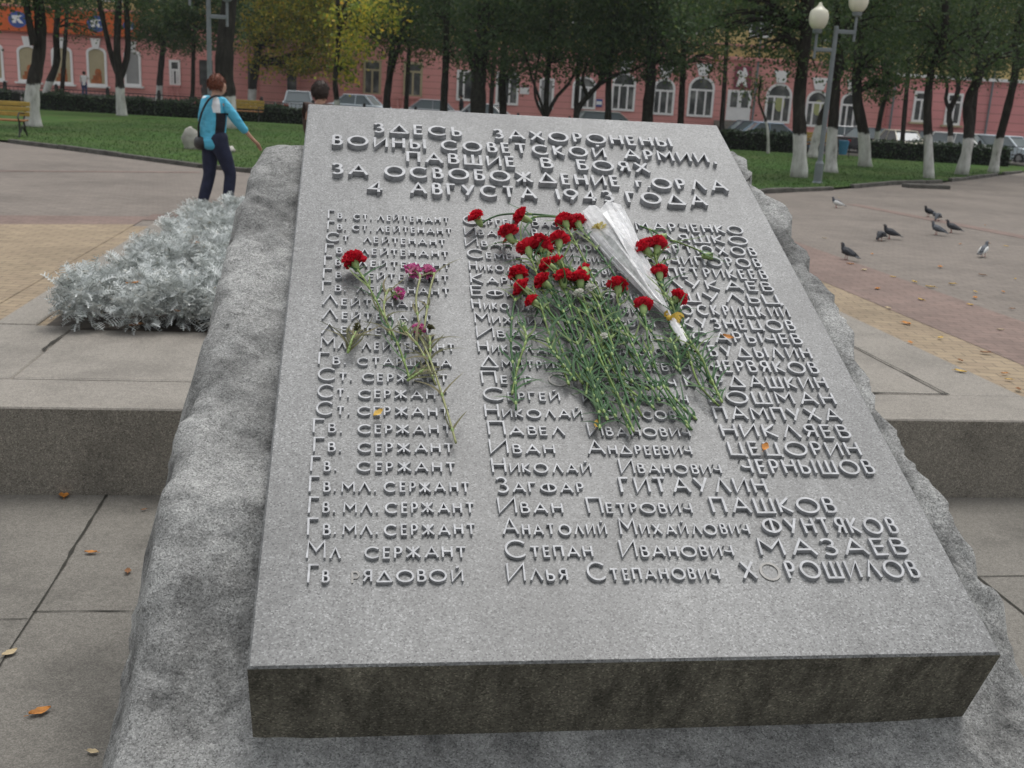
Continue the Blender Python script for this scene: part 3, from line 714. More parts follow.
for a, b, t, bt in ((363, 381, 60, 95), (403, 422, 62, 97)): win_px(a, b, t, bt, frame='cream', mull=(.5,), bar=.72)
win_px(456, 474, 70, 101, mull=(.4,), bar=.99); win_px(495, 518, 72, 105, mull=(.3, .6), bar=.99); win_px(538, 553, 78, 109, mull=(.5,), bar=.99, pane='greyblind')
for a, b, t, bt, ar in ((571, 595, 76, 109, .8), (610, 634, 72, 111, .9), (651, 673, 78, 115, .9), (686, 712, 76, 117, .9), (763, 789, 83, 123, .95), (803, 825, 90, 127, .9), (837, 858, 92, 130, .9)):
    x0, x1, z0, z1, fr = win_px(a, b, t, bt, arch=ar, bar=.66, sill=None)
    if a >= 610:
        g = G(); cx = (x0 + x1) / 2; g.prism([(cx - .28, z1 + .02), (cx + .28, z1 + .02), (cx + .5, z1 + .8), (cx - .5, z1 + .8)], YF(FY - .2), 0, .18); obj('keystone', g, MAT['white'], bld, world=True)
    if a in (763, 803):
        g = G(); g.prism([(( x0 + x1) / 2 + .1 + .33 * math.cos(t_), z0 + 1.25 + .5 * math.sin(t_)) for t_ in np.linspace(0, 2 * math.pi, 16, endpoint=False)], YF(FY - .062), 0, .02)
        o = obj('round_sticker', g, MAT['greenlogo'], None); o.data.transform(tmat(bld).inverted()); o.parent = fr
for a, b, t, bt in ((908, 924, 88, 122), (940, 956, 90, 125)):
    win_px(a, b, t + 3, bt, par=bl2, fy=FY - .5, mull=(.5,), bar=.72, sill='cream')
# upper windows
for cx in np.arange(X_L + 3, X_J - 2, 3.9):
    for zb in (6.3, 10.4): window(bld, cx - .75, cx + .75, zb, zb + 2.1, 0, mull=(.5,), bar=.99, fy=FY + .1)
x0, z0 = fxz(735, 49); x1, z1 = fxz(748, 36); 
for cx in np.arange(X_J + 2.5, X_R - 2, 3.9): window(bl2, cx - .7, cx + .7, 6.2, 8.1, 0, mull=(.5,), bar=.99, fy=FY - .4)
# white double door with steps
x0, z0 = fxz(725, 120); x1, _ = fxz(749, 120); _, z1 = fxz(737, 90)
g = G(); g.box(((x0 + x1) / 2, FY - .04, (z0 + z1) / 2), (x1 - x0, .16, z1 - z0)); dr = obj('door', g, MAT['white'], bld, world=True)
for f in (.27, .73):
    g = G(); g.box((x0 + (x1 - x0) * f, FY - .13, z0 + (z1 - z0) * .68), ((x1 - x0) * .28, .03, (z1 - z0) * .48)); o = obj('pane', g, MAT['glass'], None); o.data.transform(tmat(bld).inverted()); o.parent = dr
g = G()
for k in range(3): g.box(((x0 + x1) / 2, FY - .9 - .15 * k, z0 - .12 - .16 * k), (x1 - x0 + 1.5, 1.6 + .3 * k, .16))
obj('steps', g, MAT['step_top'], bld, world=True)
for a, b, t, bt in ((355, 386, 95, 106), (396, 421, 97, 106), (163, 183, 86, 97), (196, 204, 86, 97)):
    xa, za = fxz(a, bt); xb, zt = fxz(b, t); g = G(); zb_ = -.1; zt = fxz((a + b) / 2, t)[1]
    g.box(((xa + xb) / 2, FY - .55, zt), (xb - xa, .25, .14)); g.box(((xa + xb) / 2, FY - .55, zb_ + .1), (xb - xa, .3, .2))
    nb = max(3, int((xb - xa) / .32))
    for i in range(nb): g.lathe([(.06, 0), (.10, (zt - zb_) * .3), (.055, (zt - zb_) * .65), (.08, zt - zb_ - .05)], (xa + (xb - xa) * (i + .5) / nb, FY - .55, zb_ + .1), 6)
    obj('balustrade', g, MAT['pink'], bld, world=True)
# signs
xa, za = fxz(-60, 30); xb, zb_ = fxz(141, 42); sg = thing('shop_sign', 'long orange shop sign board with blue and white emblems over the arched shop windows', 'shop sign', ((xa + xb) / 2, FY - .3, 4.1))
g = G(); g.box(((xa + xb) / 2, FY - .25, 4.85), (xb - xa, .35, 1.5), 0, .04); obj('board', g, MAT['orange'], sg, world=True)
for px in (21, 99, 131):
    x, _ = fxz(px, 26); k = .6 if px == 131 else 1.
    g = G(); g.prism([(x + .62 * k * math.cos(t_), 4.85 + .52 * k * math.sin(t_)) for t_ in np.linspace(0, 2 * math.pi, 20, endpoint=False)], YF(FY - .46), 0, .03); e_ = obj('emblem', g, MAT['blue'], sg, world=True)
    g = G(); g.prism([(x - .34 * k, 4.62), (x - .1 * k, 4.62), (x - .1 * k, 4.86), (x + .14 * k, 4.62), (x + .40 * k, 4.62), (x + .08 * k, 4.95), (x + .36 * k, 5.12), (x - .36 * k, 5.10)], YF(FY - .49), 0, .025)
    o = obj('white_mark', g, MAT['white'], None); o.data.transform(tmat(sg).inverted()); o.parent = e_
x0, z0 = fxz(733, 88); x1, z1 = fxz(752, 67); sg = thing('door_sign', 'dark red square sign with a white rearing figure above the white double door', 'sign', ((x0 + x1) / 2, FY - .15, z0))
g = G(); g.box(((x0 + x1) / 2, FY - .12, (z0 + z1) / 2), (x1 - x0, .12, z1 - z0), 0, .02); obj('board', g, MAT['maroon'], sg, world=True)
cx, cz = (x0 + x1) / 2, (z0 + z1) / 2
g = G(); g.prism([(cx - .40, cz - .62), (cx - .22, cz - .60), (cx - .06, cz - .25), (cx + .16, cz - .62), (cx + .34, cz - .58), (cx + .18, cz - .12), (cx + .30, cz + .22), (cx + .12, cz + .62), (cx - .04, cz + .66), (cx - .02, cz + .38), (cx - .26, cz + .46), (cx - .46, cz + .28), (cx - .22, cz + .18), (cx - .30, cz - .12)], YF(FY - .205), 0, .025)
obj('white_emblem', g, MAT['white'], sg, world=True)
for px, py, cat, lab, w_, h_, mt in ((524.5, 90, 'plaque', 'small white wall plaque with a red top strip beside a tall window', .62, .55, 'white'), (599, 103, 'round sign', 'small blue sign on the pink wall left of an arched window', .42, .5, 'blue')):
    x, z = fxz(px, py); t = thing('wall_plaque', lab, cat, (x, FY - .1, z - h_ / 2)); g = G(); g.box((x, FY - .06, z), (w_, .06, h_), 0, .02); obj('plate', g, MAT[mt], t, world=True)
    g = G(); g.box((x, FY - .095, z + (h_ * .38 if mt == 'white' else 0)), (w_ * .9, .02, h_ * (.2 if mt == 'white' else .45))); obj('mark', g, MAT['maroon' if mt == 'white' else 'white'], t, world=True)

# ------------------------------------------------------------------ parked cars
MAT['tyre'] = simple('black_rubber', (.02, .02, .02), .8); MAT['rim'] = simple('wheel_rim_grey', (.35, .35, .36), .35, .1, 8, .5, .5)
m = M('car_glass', .06, .6); m.color((.16, .19, .20)); MAT['carglass'] = m.m
m = M('headlight_glass', .12, .6); m.color((.6, .6, .58)); MAT['lightglass'] = m.m
m = M('tail_light', .2, .5); m.color((.35, .01, .01)); MAT['taillight'] = m.m
def make_car(px, Y, rz, color, label, hatch=False):
    p = aty(px, 110, Y); t = thing('parked_car', label, 'car', (p[0], Y, gz(p[0], Y) + .006), rz, 'cars parked along the street')
    mt = M('car_paint', .42, .5); mt.color(color); mt.b.inputs['Coat Weight'].default_value = .2; mt = mt.m
    lo = [(-2.05, .28), (-2.1, .55), (-2.05, .82), (-1.75, .90), (1.1, .92), (1.75, .80), (2.05, .66), (2.1, .42), (2.02, .25)]
    rings = []
    for y, k in ((-.83, .93), (-.80, .985), (-.7, 1.), (.7, 1.), (.80, .985), (.83, .93)):
        rings.append([(x * k, y, .55 + (z - .55) * k) for x, z in lo])
    g = G(); g.loft(rings); b = obj('body', g, mt, t)
    rear = -1.95 if hatch else -1.45
    cab = lambda s, top: [(rear, -.72 * s, .90), (1.02, -.72 * s, .91), (.35, -.58 * s, top), (rear + (.28 if hatch else .55), -.58 * s, top), (rear, .72 * s, .90), (1.02, .72 * s, .91), (.35, .58 * s, top), (rear + (.28 if hatch else .55), .58 * s, top)]
    v = cab(1, 1.40); g = G(); g.add(v, [(0, 1, 2, 3), (7, 6, 5, 4), (1, 5, 6, 2), (4, 0, 3, 7), (0, 4, 5, 1)]); obj('windows', g, MAT['carglass'], t)
    xr = rear + (.28 if hatch else .55)
    g = G(); g.box(((.40 + xr) / 2, 0, 1.425), (.42 - xr + .02, 1.2, .055), 0, .02)
    for s in (-1, 1):
        g.tube([(1.02, .71 * s, .9), (.35, .585 * s, 1.41)], .035, 5); g.tube([(rear, .71 * s, .9), (xr, .585 * s, 1.41)], .045, 5); g.tube([(-.35, .73 * s, .9), (-.35, .59 * s, 1.41)], .03, 5)
    obj('roof', g, mt, t)
    for x in (-1.3, 1.3):
        for s in (-1, 1):
            g = G(); g.tube([(x, .70 * s, .31), (x, .72 * s, .31), (x, .84 * s, .31), (x, .86 * s, .31)], [.27, .31, .31, .27], 16); wh = obj('wheel', g, MAT['tyre'], t)
            g = G(); g.tube([(x, .845 * s, .31), (x, .868 * s, .31)], [.19, .17], 12); o = obj('rim', g, MAT['rim'], None); o.parent = wh
    for s in (-1, 1):
        g = G(); g.box((2.04, .58 * s, .64), (.08, .3, .14), 0, .03); obj('headlight', g, MAT['lightglass'], t)
        g = G(); g.box((-2.06, .62 * s, .68), (.06, .24, .16), 0, .02); obj('tail_light', g, MAT['taillight'], t)
    g = G(); g.box((2.06, 0, .42), (.12, 1.55, .14), 0, .04); g.box((-2.07, 0, .42), (.1, 1.55, .14), 0, .04); obj('bumper', g, MAT['iron'], t)
    return t
for a in ((299, 61, 1.75, (.42, .47, .50), 'pale grey hatchback parked under the yellow leaved tree', True), (354, 64, 2.9, (.50, .56, .60), 'pale blue car just above the left top edge of the stone', False),
          (428, 65, 3.1, (.30, .31, .33), 'grey car roof above the stone beside a dark man', False), (489, 63, -.3, (.62, .63, .64), 'white car behind the thick trunk above the stone', False),
          (612, 65, .1, (.20, .23, .21), 'grey green car in front of the arched windows', True), (757, 66, .1, (.06, .07, .10), 'dark blue saloon at the foot of the white door steps', False),
          (775, 60, .05, (.28, .38, .50), 'light blue car behind the hedge near the thin young tree', False), (850, 66, 0., (.80, .80, .80), 'white saloon between two whitewashed trunks', False),
          (876, 64, .4, (.05, .05, .06), 'dark car left of the cream car', False), (906, 59, -1.45, (.62, .58, .47), 'cream car facing the park with its windscreen in view', False),
          (934, 66, .1, (.10, .02, .02), 'dark red car between the cream car and the white hatchback', False), (972, 61, -.9, (.80, .80, .78), 'white hatchback behind the leaning trunks at right', True), (1014, 60, -1.0, (.62, .70, .76), 'bluish white car at the right edge of the photo', True)):
    make_car(*a)

# ------------------------------------------------------------------ fence, hedges, benches, lamps, bin, rocks
fn_ = thing('iron_fence', 'low black iron fence running between the park hedges and the street', 'fence', (0, 52, 0))
g = G(); gb = G()
fx = np.arange(-46, 31, 2.4)
for i in range(len(fx) - 1):
    xa, xb = fx[i], fx[i + 1]; za, zb_ = gz(xa, 52), gz(xb, 52)
    for h in (.25, .52, .88): g.tube([(xa, 52, za + h), (xb, 52, zb_ + h)], .022, 4)
    for k in range(1, 12): x = xa + (xb - xa) * k / 12; gb.tube([(x, 52, gz(x, 52) + .25), (x, 52, gz(x, 52) + .88)], .010, 4, False)
obj('rail', g, MAT['iron'], fn_, world=True); obj('bars', gb, MAT['iron'], fn_, world=True)
for x in fx:
    g = G(); z = gz(x, 52); g.box((x, 52, z + .5), (.13, .13, 1.02), 0, .01); g.blob((x, 52, z + 1.04), (.07, .07, .07), 5, 8); obj('post', g, MAT['iron'], fn_, world=True)
g = G(); 
for i in range(len(fx) - 1): g.box(((fx[i] + fx[i + 1]) / 2, 52, gz(fx[i], 52) + .06), (2.4, .3, .24))
obj('base_wall', g, MAT['sidewalk'], fn_, world=True)
MAT['hedgecore'] = simple('dark_hedge_twigs', (.008, .011, .006), .95)
def hedge(xa, ya, xb, yb, h, label, dep=.95):
    n_ = max(2, int(abs(xb - xa) / .5)); C = []; t = thing('hedge', label, 'hedge', ((xa + xb) / 2, (ya + yb) / 2, gz((xa + xb) / 2, (ya + yb) / 2)), 0, 'clipped park hedges'); g = G()
    L_ = math.hypot(xb - xa, yb - ya); n = int(L_ * 420)
    u = rng.uniform(0, 1, n); X = xa + (xb - xa) * u; Y = ya + (yb - ya) * u + rng.uniform(-.5, .5, n) * dep
    hh = h + .05 * np.sin(X * 2.1) + .05 * np.sin(X * 5.3 + 1)
    face = rng.random(n) < .45; Y = np.where(face, ya + (yb - ya) * u - dep / 2 + rng.normal(0, .05, n), Y)
    Z = np.where(face, rng.uniform(.03, 1, n) * hh, hh + rng.normal(0, .045, n)) + np.array([gz(a, b) for a, b in zip(X, Y)])
    V, F_ = leaves(np.c_[X, Y, Z] - np.array(t.location), .11); quads_mesh('foliage', V, F_, MAT['hedge'], t)
    for i in range(n_):
        a = i / n_; b = (i + 1) / n_; x_ = xa + (xb - xa) * (a + b) / 2; y_ = ya + (yb - ya) * (a + b) / 2
        g.box((x_, y_, gz(x_, y_) + h / 2 - .04), (L_ / n_ + .02, dep - .12, h), math.atan2(yb - ya, xb - xa))
    obj('core', g, MAT['hedgecore'], t, world=True)
hedge(-44, 47.6, -21.9, 47.6, .72, 'dark clipped hedge behind the two leftmost whitewashed trunks'); hedge(-21.4, 47.6, -9.2, 47.4, .70, 'dark clipped hedge crossing behind the walking woman'); hedge(-8.5, 47.4, 8, 46.8, .7, 'clipped hedge hidden behind the memorial stone')
xa, xb = aty(722, 140, 45.6)[0], aty(806, 140, 45.6)[0]; hedge(xa, 46, xb, 45.4, .78, 'clipped hedge below the white door, left of the street lamp')
xa, xb = aty(866, 150, 43.5)[0], aty(1003, 150, 43.5)[0]; hedge(xa, 44.2, xb, 43.0, .72, 'clipped hedge in front of the cream car and the white hatchback')
def bench(loc, rz, label, L_=1.8):
    t = thing('park_bench', label, 'bench', loc, rz, 'slatted park benches')
    for k, (y, z) in enumerate(((-.18, .43), (-.06, .44), (.06, .44))):
        g = G(); g.box((0, y, z), (L_, .10, .035), 0, .008); obj('seat_slat', g, MAT['wood_brown'], t)
    for k, (y, z) in enumerate(((.20, .58), (.235, .70), (.27, .82))):
        g = G(); g.box((0, y, z), (L_, .035, .105), 0, .008); obj('back_slat', g, MAT['wood_yellow'], t)
    for s in (-1, 1):
        g = G(); x = s * (L_ / 2 - .12)
        g.tube([(x, -.30, .02), (x, -.20, .22), (x, -.22, .41), (x, .12, .42), (x, .24, .6), (x, .32, .88)], .022, 6); g.tube([(x, .36, .02), (x, .2, .2), (x, .12, .42)], .022, 6)
        g.tube([(x, -.22, .41), (x, -.3, .52), (x, -.2, .62), (x, .22, .60)], .018, 6); g.tube([(x + .001, -.14, .16), (x, 0, .30), (x, .15, .17)], .015, 5)
        obj('side_frame', g, MAT['iron'], t)
    return t
c = onz(4, 138); bench((c[0] - .35, c[1], 0), .12, 'yellow backed slatted bench with curved iron sides by the leftmost whitewashed tree')
c = aty(241, 110, 45.8); bench((c[0], 45.8, .05), 0., 'ochre slatted bench in front of the hedge, right of the walking woman')
c = aty(821, 146, 43); bench((c[0], 43, .05), .1, 'ochre slatted bench between the street lamp and the blue litter bin', 1.4)
t = thing('litter_bin', 'small bright blue litter bin on a stand between whitewashed trunks', 'bin', (*aty(843, 150, 42.6)[:2], .05))
g = G(); g.lathe([(.14, .12), (.20, .62), (.21, .64), (.185, .63), (.13, .16)], n=14); obj('bucket', g, simple('blue_enamel', (.05, .20, .36), .5, .15, 5), t)
g = G(); g.tube([(-.24, 0, 0), (-.24, 0, .55), (-.2, 0, .55)], .018, 6); g.tube([(.24, 0, 0), (.24, 0, .55), (.2, 0, .55)], .018, 6); obj('stand', g, MAT['iron'], t)
c = onz(191, 151); g = G(); g.blob((0, 0, .2), (.2, .2, .3), 9, 14, .5, 3); o = obj('pale_rock', g, simple('pale_rock_stone', (.42, .40, .36), .9, .3, 4, .2, 0, .5), None, smooth=True); o.location = (c[0], c[1], .03); tag(o, 'pale rounded rock on the lawn behind the walking woman', 'rock')
c = onz(229, 154); g = G(); g.blob((0, 0, .04), (.16, .12, .09), 7, 10, .5, 5); o = obj('small_stone', g, o.data.materials[0], None, smooth=True); o.location = (c[0], c[1], .04); tag(o, 'small flat stone in the grass, right of the pale rock', 'stone')
def lamp(loc, rz, label):
    t = thing('street_lamp', label, 'street lamp', loc, rz, 'two armed park lamps')
    g = G(); g.lathe([(.13, 0), (.13, .05), (.10, .09), (.10, .5), (.062, .56), (.052, 3.52), (.045, 3.56)], n=12); obj('pole', g, MAT['steel'], t)
    for s, z in ((1, 3.44), (-1, 3.03)):
        g = G(); g.box((s * .22, 0, z), (.44, .07, .09), 0, .01); g.tube([(s * .42, 0, z - .2), (s * .42, 0, z + .36)], .032, 8); g.lathe([(.05, z + .34), (.10, z + .36), (.115, z + .42), (.10, z + .44)], (s * .42, 0, 0), 12); a = obj('arm', g, MAT['steel'], t)
        g = G(); z0 = z + .44; g.lathe([(.09, 0), (.145, .03), (.20, .12), (.222, .23), (.215, .33), (.185, .40), (.17, .415), (.14, .432), (.085, .475), (.05, .515), (.038, .555), (.018, .575)], (s * .42, 0, z0), 18); o = obj('globe', g, MAT['globe'], None, smooth=True); o.parent = a
    return t
c = onz(817, 185); lp = lamp((c[0], c[1], 0), -.05, 'grey steel lamp post with two milky acorn globes on the right lawn')
c = aty(211, 150, 26); l2 = dup(lp, (c[0], 26, 0), math.pi + .05, 'grey steel lamp post rising behind the woman with its globes out of frame')

# ------------------------------------------------------------------ trees
def interp_path(pts, n=14):
    P = np.array(pts, float); out = []; m_ = len(P) - 1
    for t in np.linspace(0, m_, n):
        i = min(int(t), m_ - 1); k = t - i; p0, p1, p2, p3 = P[max(i - 1, 0)], P[i], P[i + 1], P[min(i + 2, m_)]
        out.append(.5 * (2 * p1 + (p2 - p0) * k + (2 * p0 - 5 * p1 + 4 * p2 - p3) * k * k + (3 * p1 - p0 - 3 * p2 + p3) * k ** 3))
    return out
def tree(label, Y, trunk, w, forks=(), crowns=(), leaf='leaf_dark', dens=1., lsize=.14, white=True, seed=0, name='park_tree', group='trees of the park', z0=.03):
    """trunk: pixel path from the foot upwards, w its width in pixels; crowns: (px, py, rx, ry) in pixels at the tree's own distance"""
    rs = random.Random(seed); M_ = Y / F_PX
    foot = aty(*trunk[0], Y); base = np.array([foot[0], Y, gz(foot[0], Y) + z0])
    t = thing(name, label, 'tree', base, 0, group)
    P = [aty(x, y, Y) - base for x, y in trunk]; P[0] = np.array([0, 0, -.05]); r = w * M_ / 2
    for i in range(1, len(P)): P[i][1] += rs.uniform(-.15, .15) * i
    path = interp_path(P, 16); g = G()
    rad = [r * (1 - .38 * i / 15) * (1.28 - .28 * min(1, i / 2)) * (1 + .07 * math.sin(i * 2.3 + seed)) for i in range(16)]
    g.tube(path, rad, 10)
    tops = [(path[-1], rad[-1])]
    for fk in forks:
        fp = [aty(x, y, Y) - base for x, y in fk[:-1]]; rr = fk[-1] * M_ / 2
        for i in range(1, len(fp)): fp[i][1] += rs.uniform(-.5, .5)
        pp = interp_path(fp, 9); g.tube(pp, [rr * (1 - .05 * i) for i in range(9)], 8); tops.append((pp[-1], rr * .6))
    C = []; S_ = []
    for (cx, cy, rx, ry) in crowns:
        c = aty(cx, cy, Y) - base; A = np.array([rx, rx * .9, ry]) * M_
        vol = 4.19 * A[0] * A[1] * A[2]; n_cl = max(10, int(vol * (.68 / lsize) * dens))
        # twigs from the nearest trunk top into the crown
        cand = tops + [(path[i], rad[i]) for i in range(5, 16)]
        tp = min(cand, key=lambda q: np.linalg.norm(q[0] - c) + (1.5 if q[0][2] > c[2] else 0))
        for k in range(7):
            d = rng.normal(size=3); d /= np.linalg.norm(d); e = c + A * d * .75; mid = (tp[0] + e) / 2 + np.array([0, 0, .25])
            g.tube(interp_path([tp[0], mid, e], 6), [max(.014, min(.07, tp[1] * .4) * (1 - i / 6)) for i in range(6)], 5)
        d = rng.normal(size=(n_cl, 3)); d /= np.linalg.norm(d, axis=1)[:, None]; rr = rng.random(n_cl) ** .42
        cc = c + d * rr[:, None] * A
        for q in cc:
            m_ = rng.integers(26, 46); sp = rng.uniform(.22, .42)
            C.append(q + rng.normal(size=(m_, 3)) * np.array([sp, sp, sp * .62]))
    if C:
        C = np.concatenate(C); V, F_ = leaves(C, lsize * .86, .35); quads_mesh('crown', V, F_, MAT[leaf], t)
    obj('trunk', g, MAT['bark'] if white else MAT['bark_plain'], t, smooth=True)
    return t
Yb = lambda x, y: float(onz(x, y, .03)[1])
tree('stout whitewashed tree beside the yellow bench at far left', Yb(32, 127), [(33, 127), (34, 92), (35, 60), (37, 25), (40, -20)], 15, [[(34, 45), (28, 15), (22, -30), 8]], [(20, -48, 75, 60), (70, -40, 60, 55), (-20, -40, 50, 50)], 'leaf_dark', .9, seed=1)
tree('slim leaning whitewashed tree just behind the stout leftmost one', Yb(42, 109), [(43, 109), (46, 88), (54, 62), (60, 35), (64, 0)], 8, [], [(80, 0, 36, 30), (88, 28, 18, 12), (40, -14, 40, 24)], 'leaf_dark', .8, seed=2)
tree('whitewashed tree whose trunk splits into three stems', Yb(122, 116), [(122, 116), (121, 95), (119, 72), (118, 50), (118, -10)], 10, [[(119, 76), (110, 55), (103, 0), (100, -30), 6], [(121, 76), (125, 50), (128, 0), (130, -30), 7]], [(110, -42, 60, 44), (150, -20, 40, 40)], 'leaf_dark', .8, seed=3)
tree('small dark whitewashed tree with a low drooping crown left of the woman', Yb(160, 105), [(159, 105), (160, 85), (163, 60), (165, 30), (166, 0)], 7, [], [(160, 22, 33, 28), (142, 38, 15, 14), (184, 36, 20, 20), (170, -18, 40, 26)], 'leaf_dark', 1.1, .15, seed=4)
tree('very thick grey trunk rising behind the lamp post and the woman', 38.5, [(226, 129), (226, 100), (223, 70), (224, 30), (226, -10), (228, -60)], 21, [], [(225, -75, 70, 50)], 'leaf_dark', .8, seed=5)
tree('yellowing maple with a broad low crown left of the stone', Yb(252, 109), [(252, 110), (252, 90), (256, 60), (262, 20), (266, -20)], 9, [], [(280, 8, 48, 38), (256, 40, 24, 22), (306, 42, 40, 30), (338, 22, 34, 36), (330, 64, 22, 17), (268, 64, 22, 15), (300, -26, 66, 38), (300, 66, 18, 14), (246, 14, 18, 26)], 'leaf_yellow', .95, .19, seed=6)
tree('second yellowing tree at the left top edge of the stone', 44, [(338, 125), (337, 100), (336, 80), (338, 40), (340, 0)], 6, [], [(352, 30, 24, 28), (346, 72, 10, 12), (372, 10, 30, 34)], 'leaf_yellow', 1.3, .19, seed=7)
tree('slim dark tree standing behind the left part of the stone top edge', 48, [(387, 128), (387, 100), (389, 75), (394, 40), (396, 0)], 8, [[(388, 82), (396, 60), (404, 30), (408, 0), 5]], [(400, 26, 34, 34), (376, 10, 28, 36), (425, 38, 24, 26), (420, -10, 40, 30)], 'leaf_mid', 1.1, .15, False, seed=8)
tree('straight slender dark trunk above the stone', 44, [(443, 131), (444, 100), (446, 60), (447, 20), (448, -30)], 8, [], [(450, 18, 30, 34), (462, 52, 20, 22), (440, -20, 50, 30)], 'leaf_dark', 1.2, .15, False, seed=9)
tree('thick dark trunk above the stone heading', 42, [(478, 136), (478, 105), (479, 75), (482, 40), (486, -20)], 17, [[(480, 80), (470, 60), (466, 30), 7]], [(490, 30, 40, 36), (500, 66, 26, 18), (520, -10, 60, 40), (470, 62, 14, 14)], 'leaf_dark', 1.3, .15, False, seed=10)
tree('narrow dark trunk between the thick one and the forked shrub trees', 45, [(503, 134), (503, 105), (502, 80), (505, 40), (506, 0)], 8, [], [(516, 40, 30, 30), (534, 62, 20, 14), (512, 76, 12, 14)], 'leaf_dark', 1.3, .15, False, seed=11)
tree('small dark tree with several thin stems spreading from the foot', 42, [(546, 137), (546, 110), (547, 85), (550, 50), (552, 0)], 6, [[(546, 118), (538, 95), (531, 75), (524, 50), 3], [(546, 118), (556, 98), (570, 82), (580, 60), 4], [(545, 118), (536, 100), (535, 80), (540, 50), 3]], [(555, 40, 40, 34), (540, 72, 20, 10), (575, 62, 26, 18), (560, -20, 60, 34)], 'leaf_dark', 1.3, .15, False, seed=12)
tree('dark tree with crooked stems leaning right over the stone edge', 42, [(574, 139), (577, 112), (590, 94), (602, 80), (612, 50), (616, 0)], 6, [[(588, 97), (582, 80), (588, 60), 4], [(600, 84), (618, 74), (634, 70), (650, 60), 4]], [(612, 36, 40, 34), (590, 68, 20, 12), (638, 58, 24, 16), (620, -20, 60, 36)], 'leaf_dark', 1.3, .15, False, seed=13)
tree('dark straight trunk in front of an arched window above the stone', 42, [(607, 140), (608, 110), (609, 80), (613, 40), (615, 0)], 7, [], [(625, 30, 34, 38), (604, 62, 14, 14)], 'leaf_dark', 1.2, .15, False, seed=14)
tree('stout dark trunk between two arched windows', 42, [(648, 143), (648, 112), (650, 80), (652, 40), (655, -10)], 12, [], [(660, 40, 36, 34), (676, 64, 18, 14), (650, -10, 60, 40), (644, 74, 12, 8)], 'leaf_dark', 1.3, .15, False, seed=15)
tree('slender dark trunk left of the white door', 44, [(680, 142), (681, 110), (683, 70), (684, 30), (686, -10)], 7, [], [(690, 20, 30, 34), (706, 52, 18, 18), (675, 66, 14, 14), (718, 60, 10, 16), (715, -10, 50, 34)], 'leaf_mid', 1., .15, False, seed=16)
tree('thin young tree with a white painted foot in front of the white door', Yb(769, 154), [(768, 154), (768, 135), (766, 118), (761, 100), (760, 80)], 3, [], [(757, 88, 13, 14)], 'leaf_mid', .35, .13, seed=17)
tree('stout whitewashed tree left of the street lamp', Yb(799, 178), [(799, 178), (799, 140), (800, 100), (803, 50), (806, -10), (808, -60)], 14.5, [], [(790, -60, 90, 70), (768, 12, 42, 32), (760, 42, 22, 14), (812, 10, 44, 46), (800, 62, 22, 14), (700, 6, 34, 30), (724, 20, 16, 12)], 'leaf_dark', .9, .118, seed=18)
tree('leaning whitewashed tree half hidden behind the street lamp', Yb(812, 158), [(812, 158), (816, 140), (824, 115), (836, 85), (846, 40), (850, 0)], 9, [], [(845, 30, 30, 44), (856, 70, 22, 18)], 'leaf_dark', 1.1, .14, seed=19)
tree('whitewashed tree just right of the street lamp', Yb(831, 173), [(831, 173), (833, 140), (836, 100), (838, 50), (842, -20)], 12, [], [(850, -30, 80, 50), (835, 50, 16, 36), (868, 20, 40, 40)], 'leaf_dark', 1., .118, seed=20)
tree('whitewashed tree right of the blue litter bin', Yb(864, 167), [(865, 167), (863, 135), (859, 105), (858, 70), (862, 20), (864, -20)], 12, [], [(880, 10, 46, 44), (886, 66, 30, 22), (862, 60, 20, 20), (884, 88, 14, 10)], 'leaf_dark', 1.2, .16, seed=21)
tree('small dark tree with a bushy crown before the rose wall', Yb(876, 156), [(876, 156), (878, 138), (880, 110), (884, 90), (890, 60)], 6, [], [(880, 92, 13, 8), (900, 62, 24, 20), (890, 40, 20, 20)], 'leaf_dark', 1.2, .14, seed=22)
tree('dark trunk with narrow whitewash at the right end of the lawn', Yb(929, 179), [(929, 179), (930, 145), (931, 110), (936, 70), (939, 30), (942, -30)], 9.5, [], [(940, -40, 80, 50), (925, 34, 40, 38), (962, 46, 38, 32), (944, 68, 24, 16), (910, 66, 18, 14)], 'leaf_dark', 1., .118, seed=23)
tree('thin forked tree behind the right trunks', Yb(951, 155), [(951, 155), (951, 130), (951, 112), (956, 90), (962, 60), (966, 20)], 6, [[(951, 112), (947, 100), (944, 84), (938, 60), 4]], [(962, 50, 28, 28), (945, 76, 16, 14), (985, 60, 20, 14)], 'leaf_mid', .9, .14, seed=24)
tree('whitewashed tree leaning right, second from the right edge', Yb(961, 175), [(961, 175), (967, 148), (972, 125), (972, 100), (976, 70), (982, 20), (986, -30)], 11, [], [(990, -30, 70, 54), (980, 46, 40, 32), (1010, 58, 28, 20), (972, 76, 18, 9)], 'leaf_dark', 1., .118, seed=25)
tree('rightmost whitewashed tree, leaning to the right', Yb(993, 173), [(993, 173), (999, 145), (1006, 105), (1012, 70), (1020, 20), (1026, -30)], 9, [], [(1030, -20, 70, 56), (1016, 46, 30, 24), (1050, 60, 40, 30)], 'leaf_mid', .9, .118, seed=26)

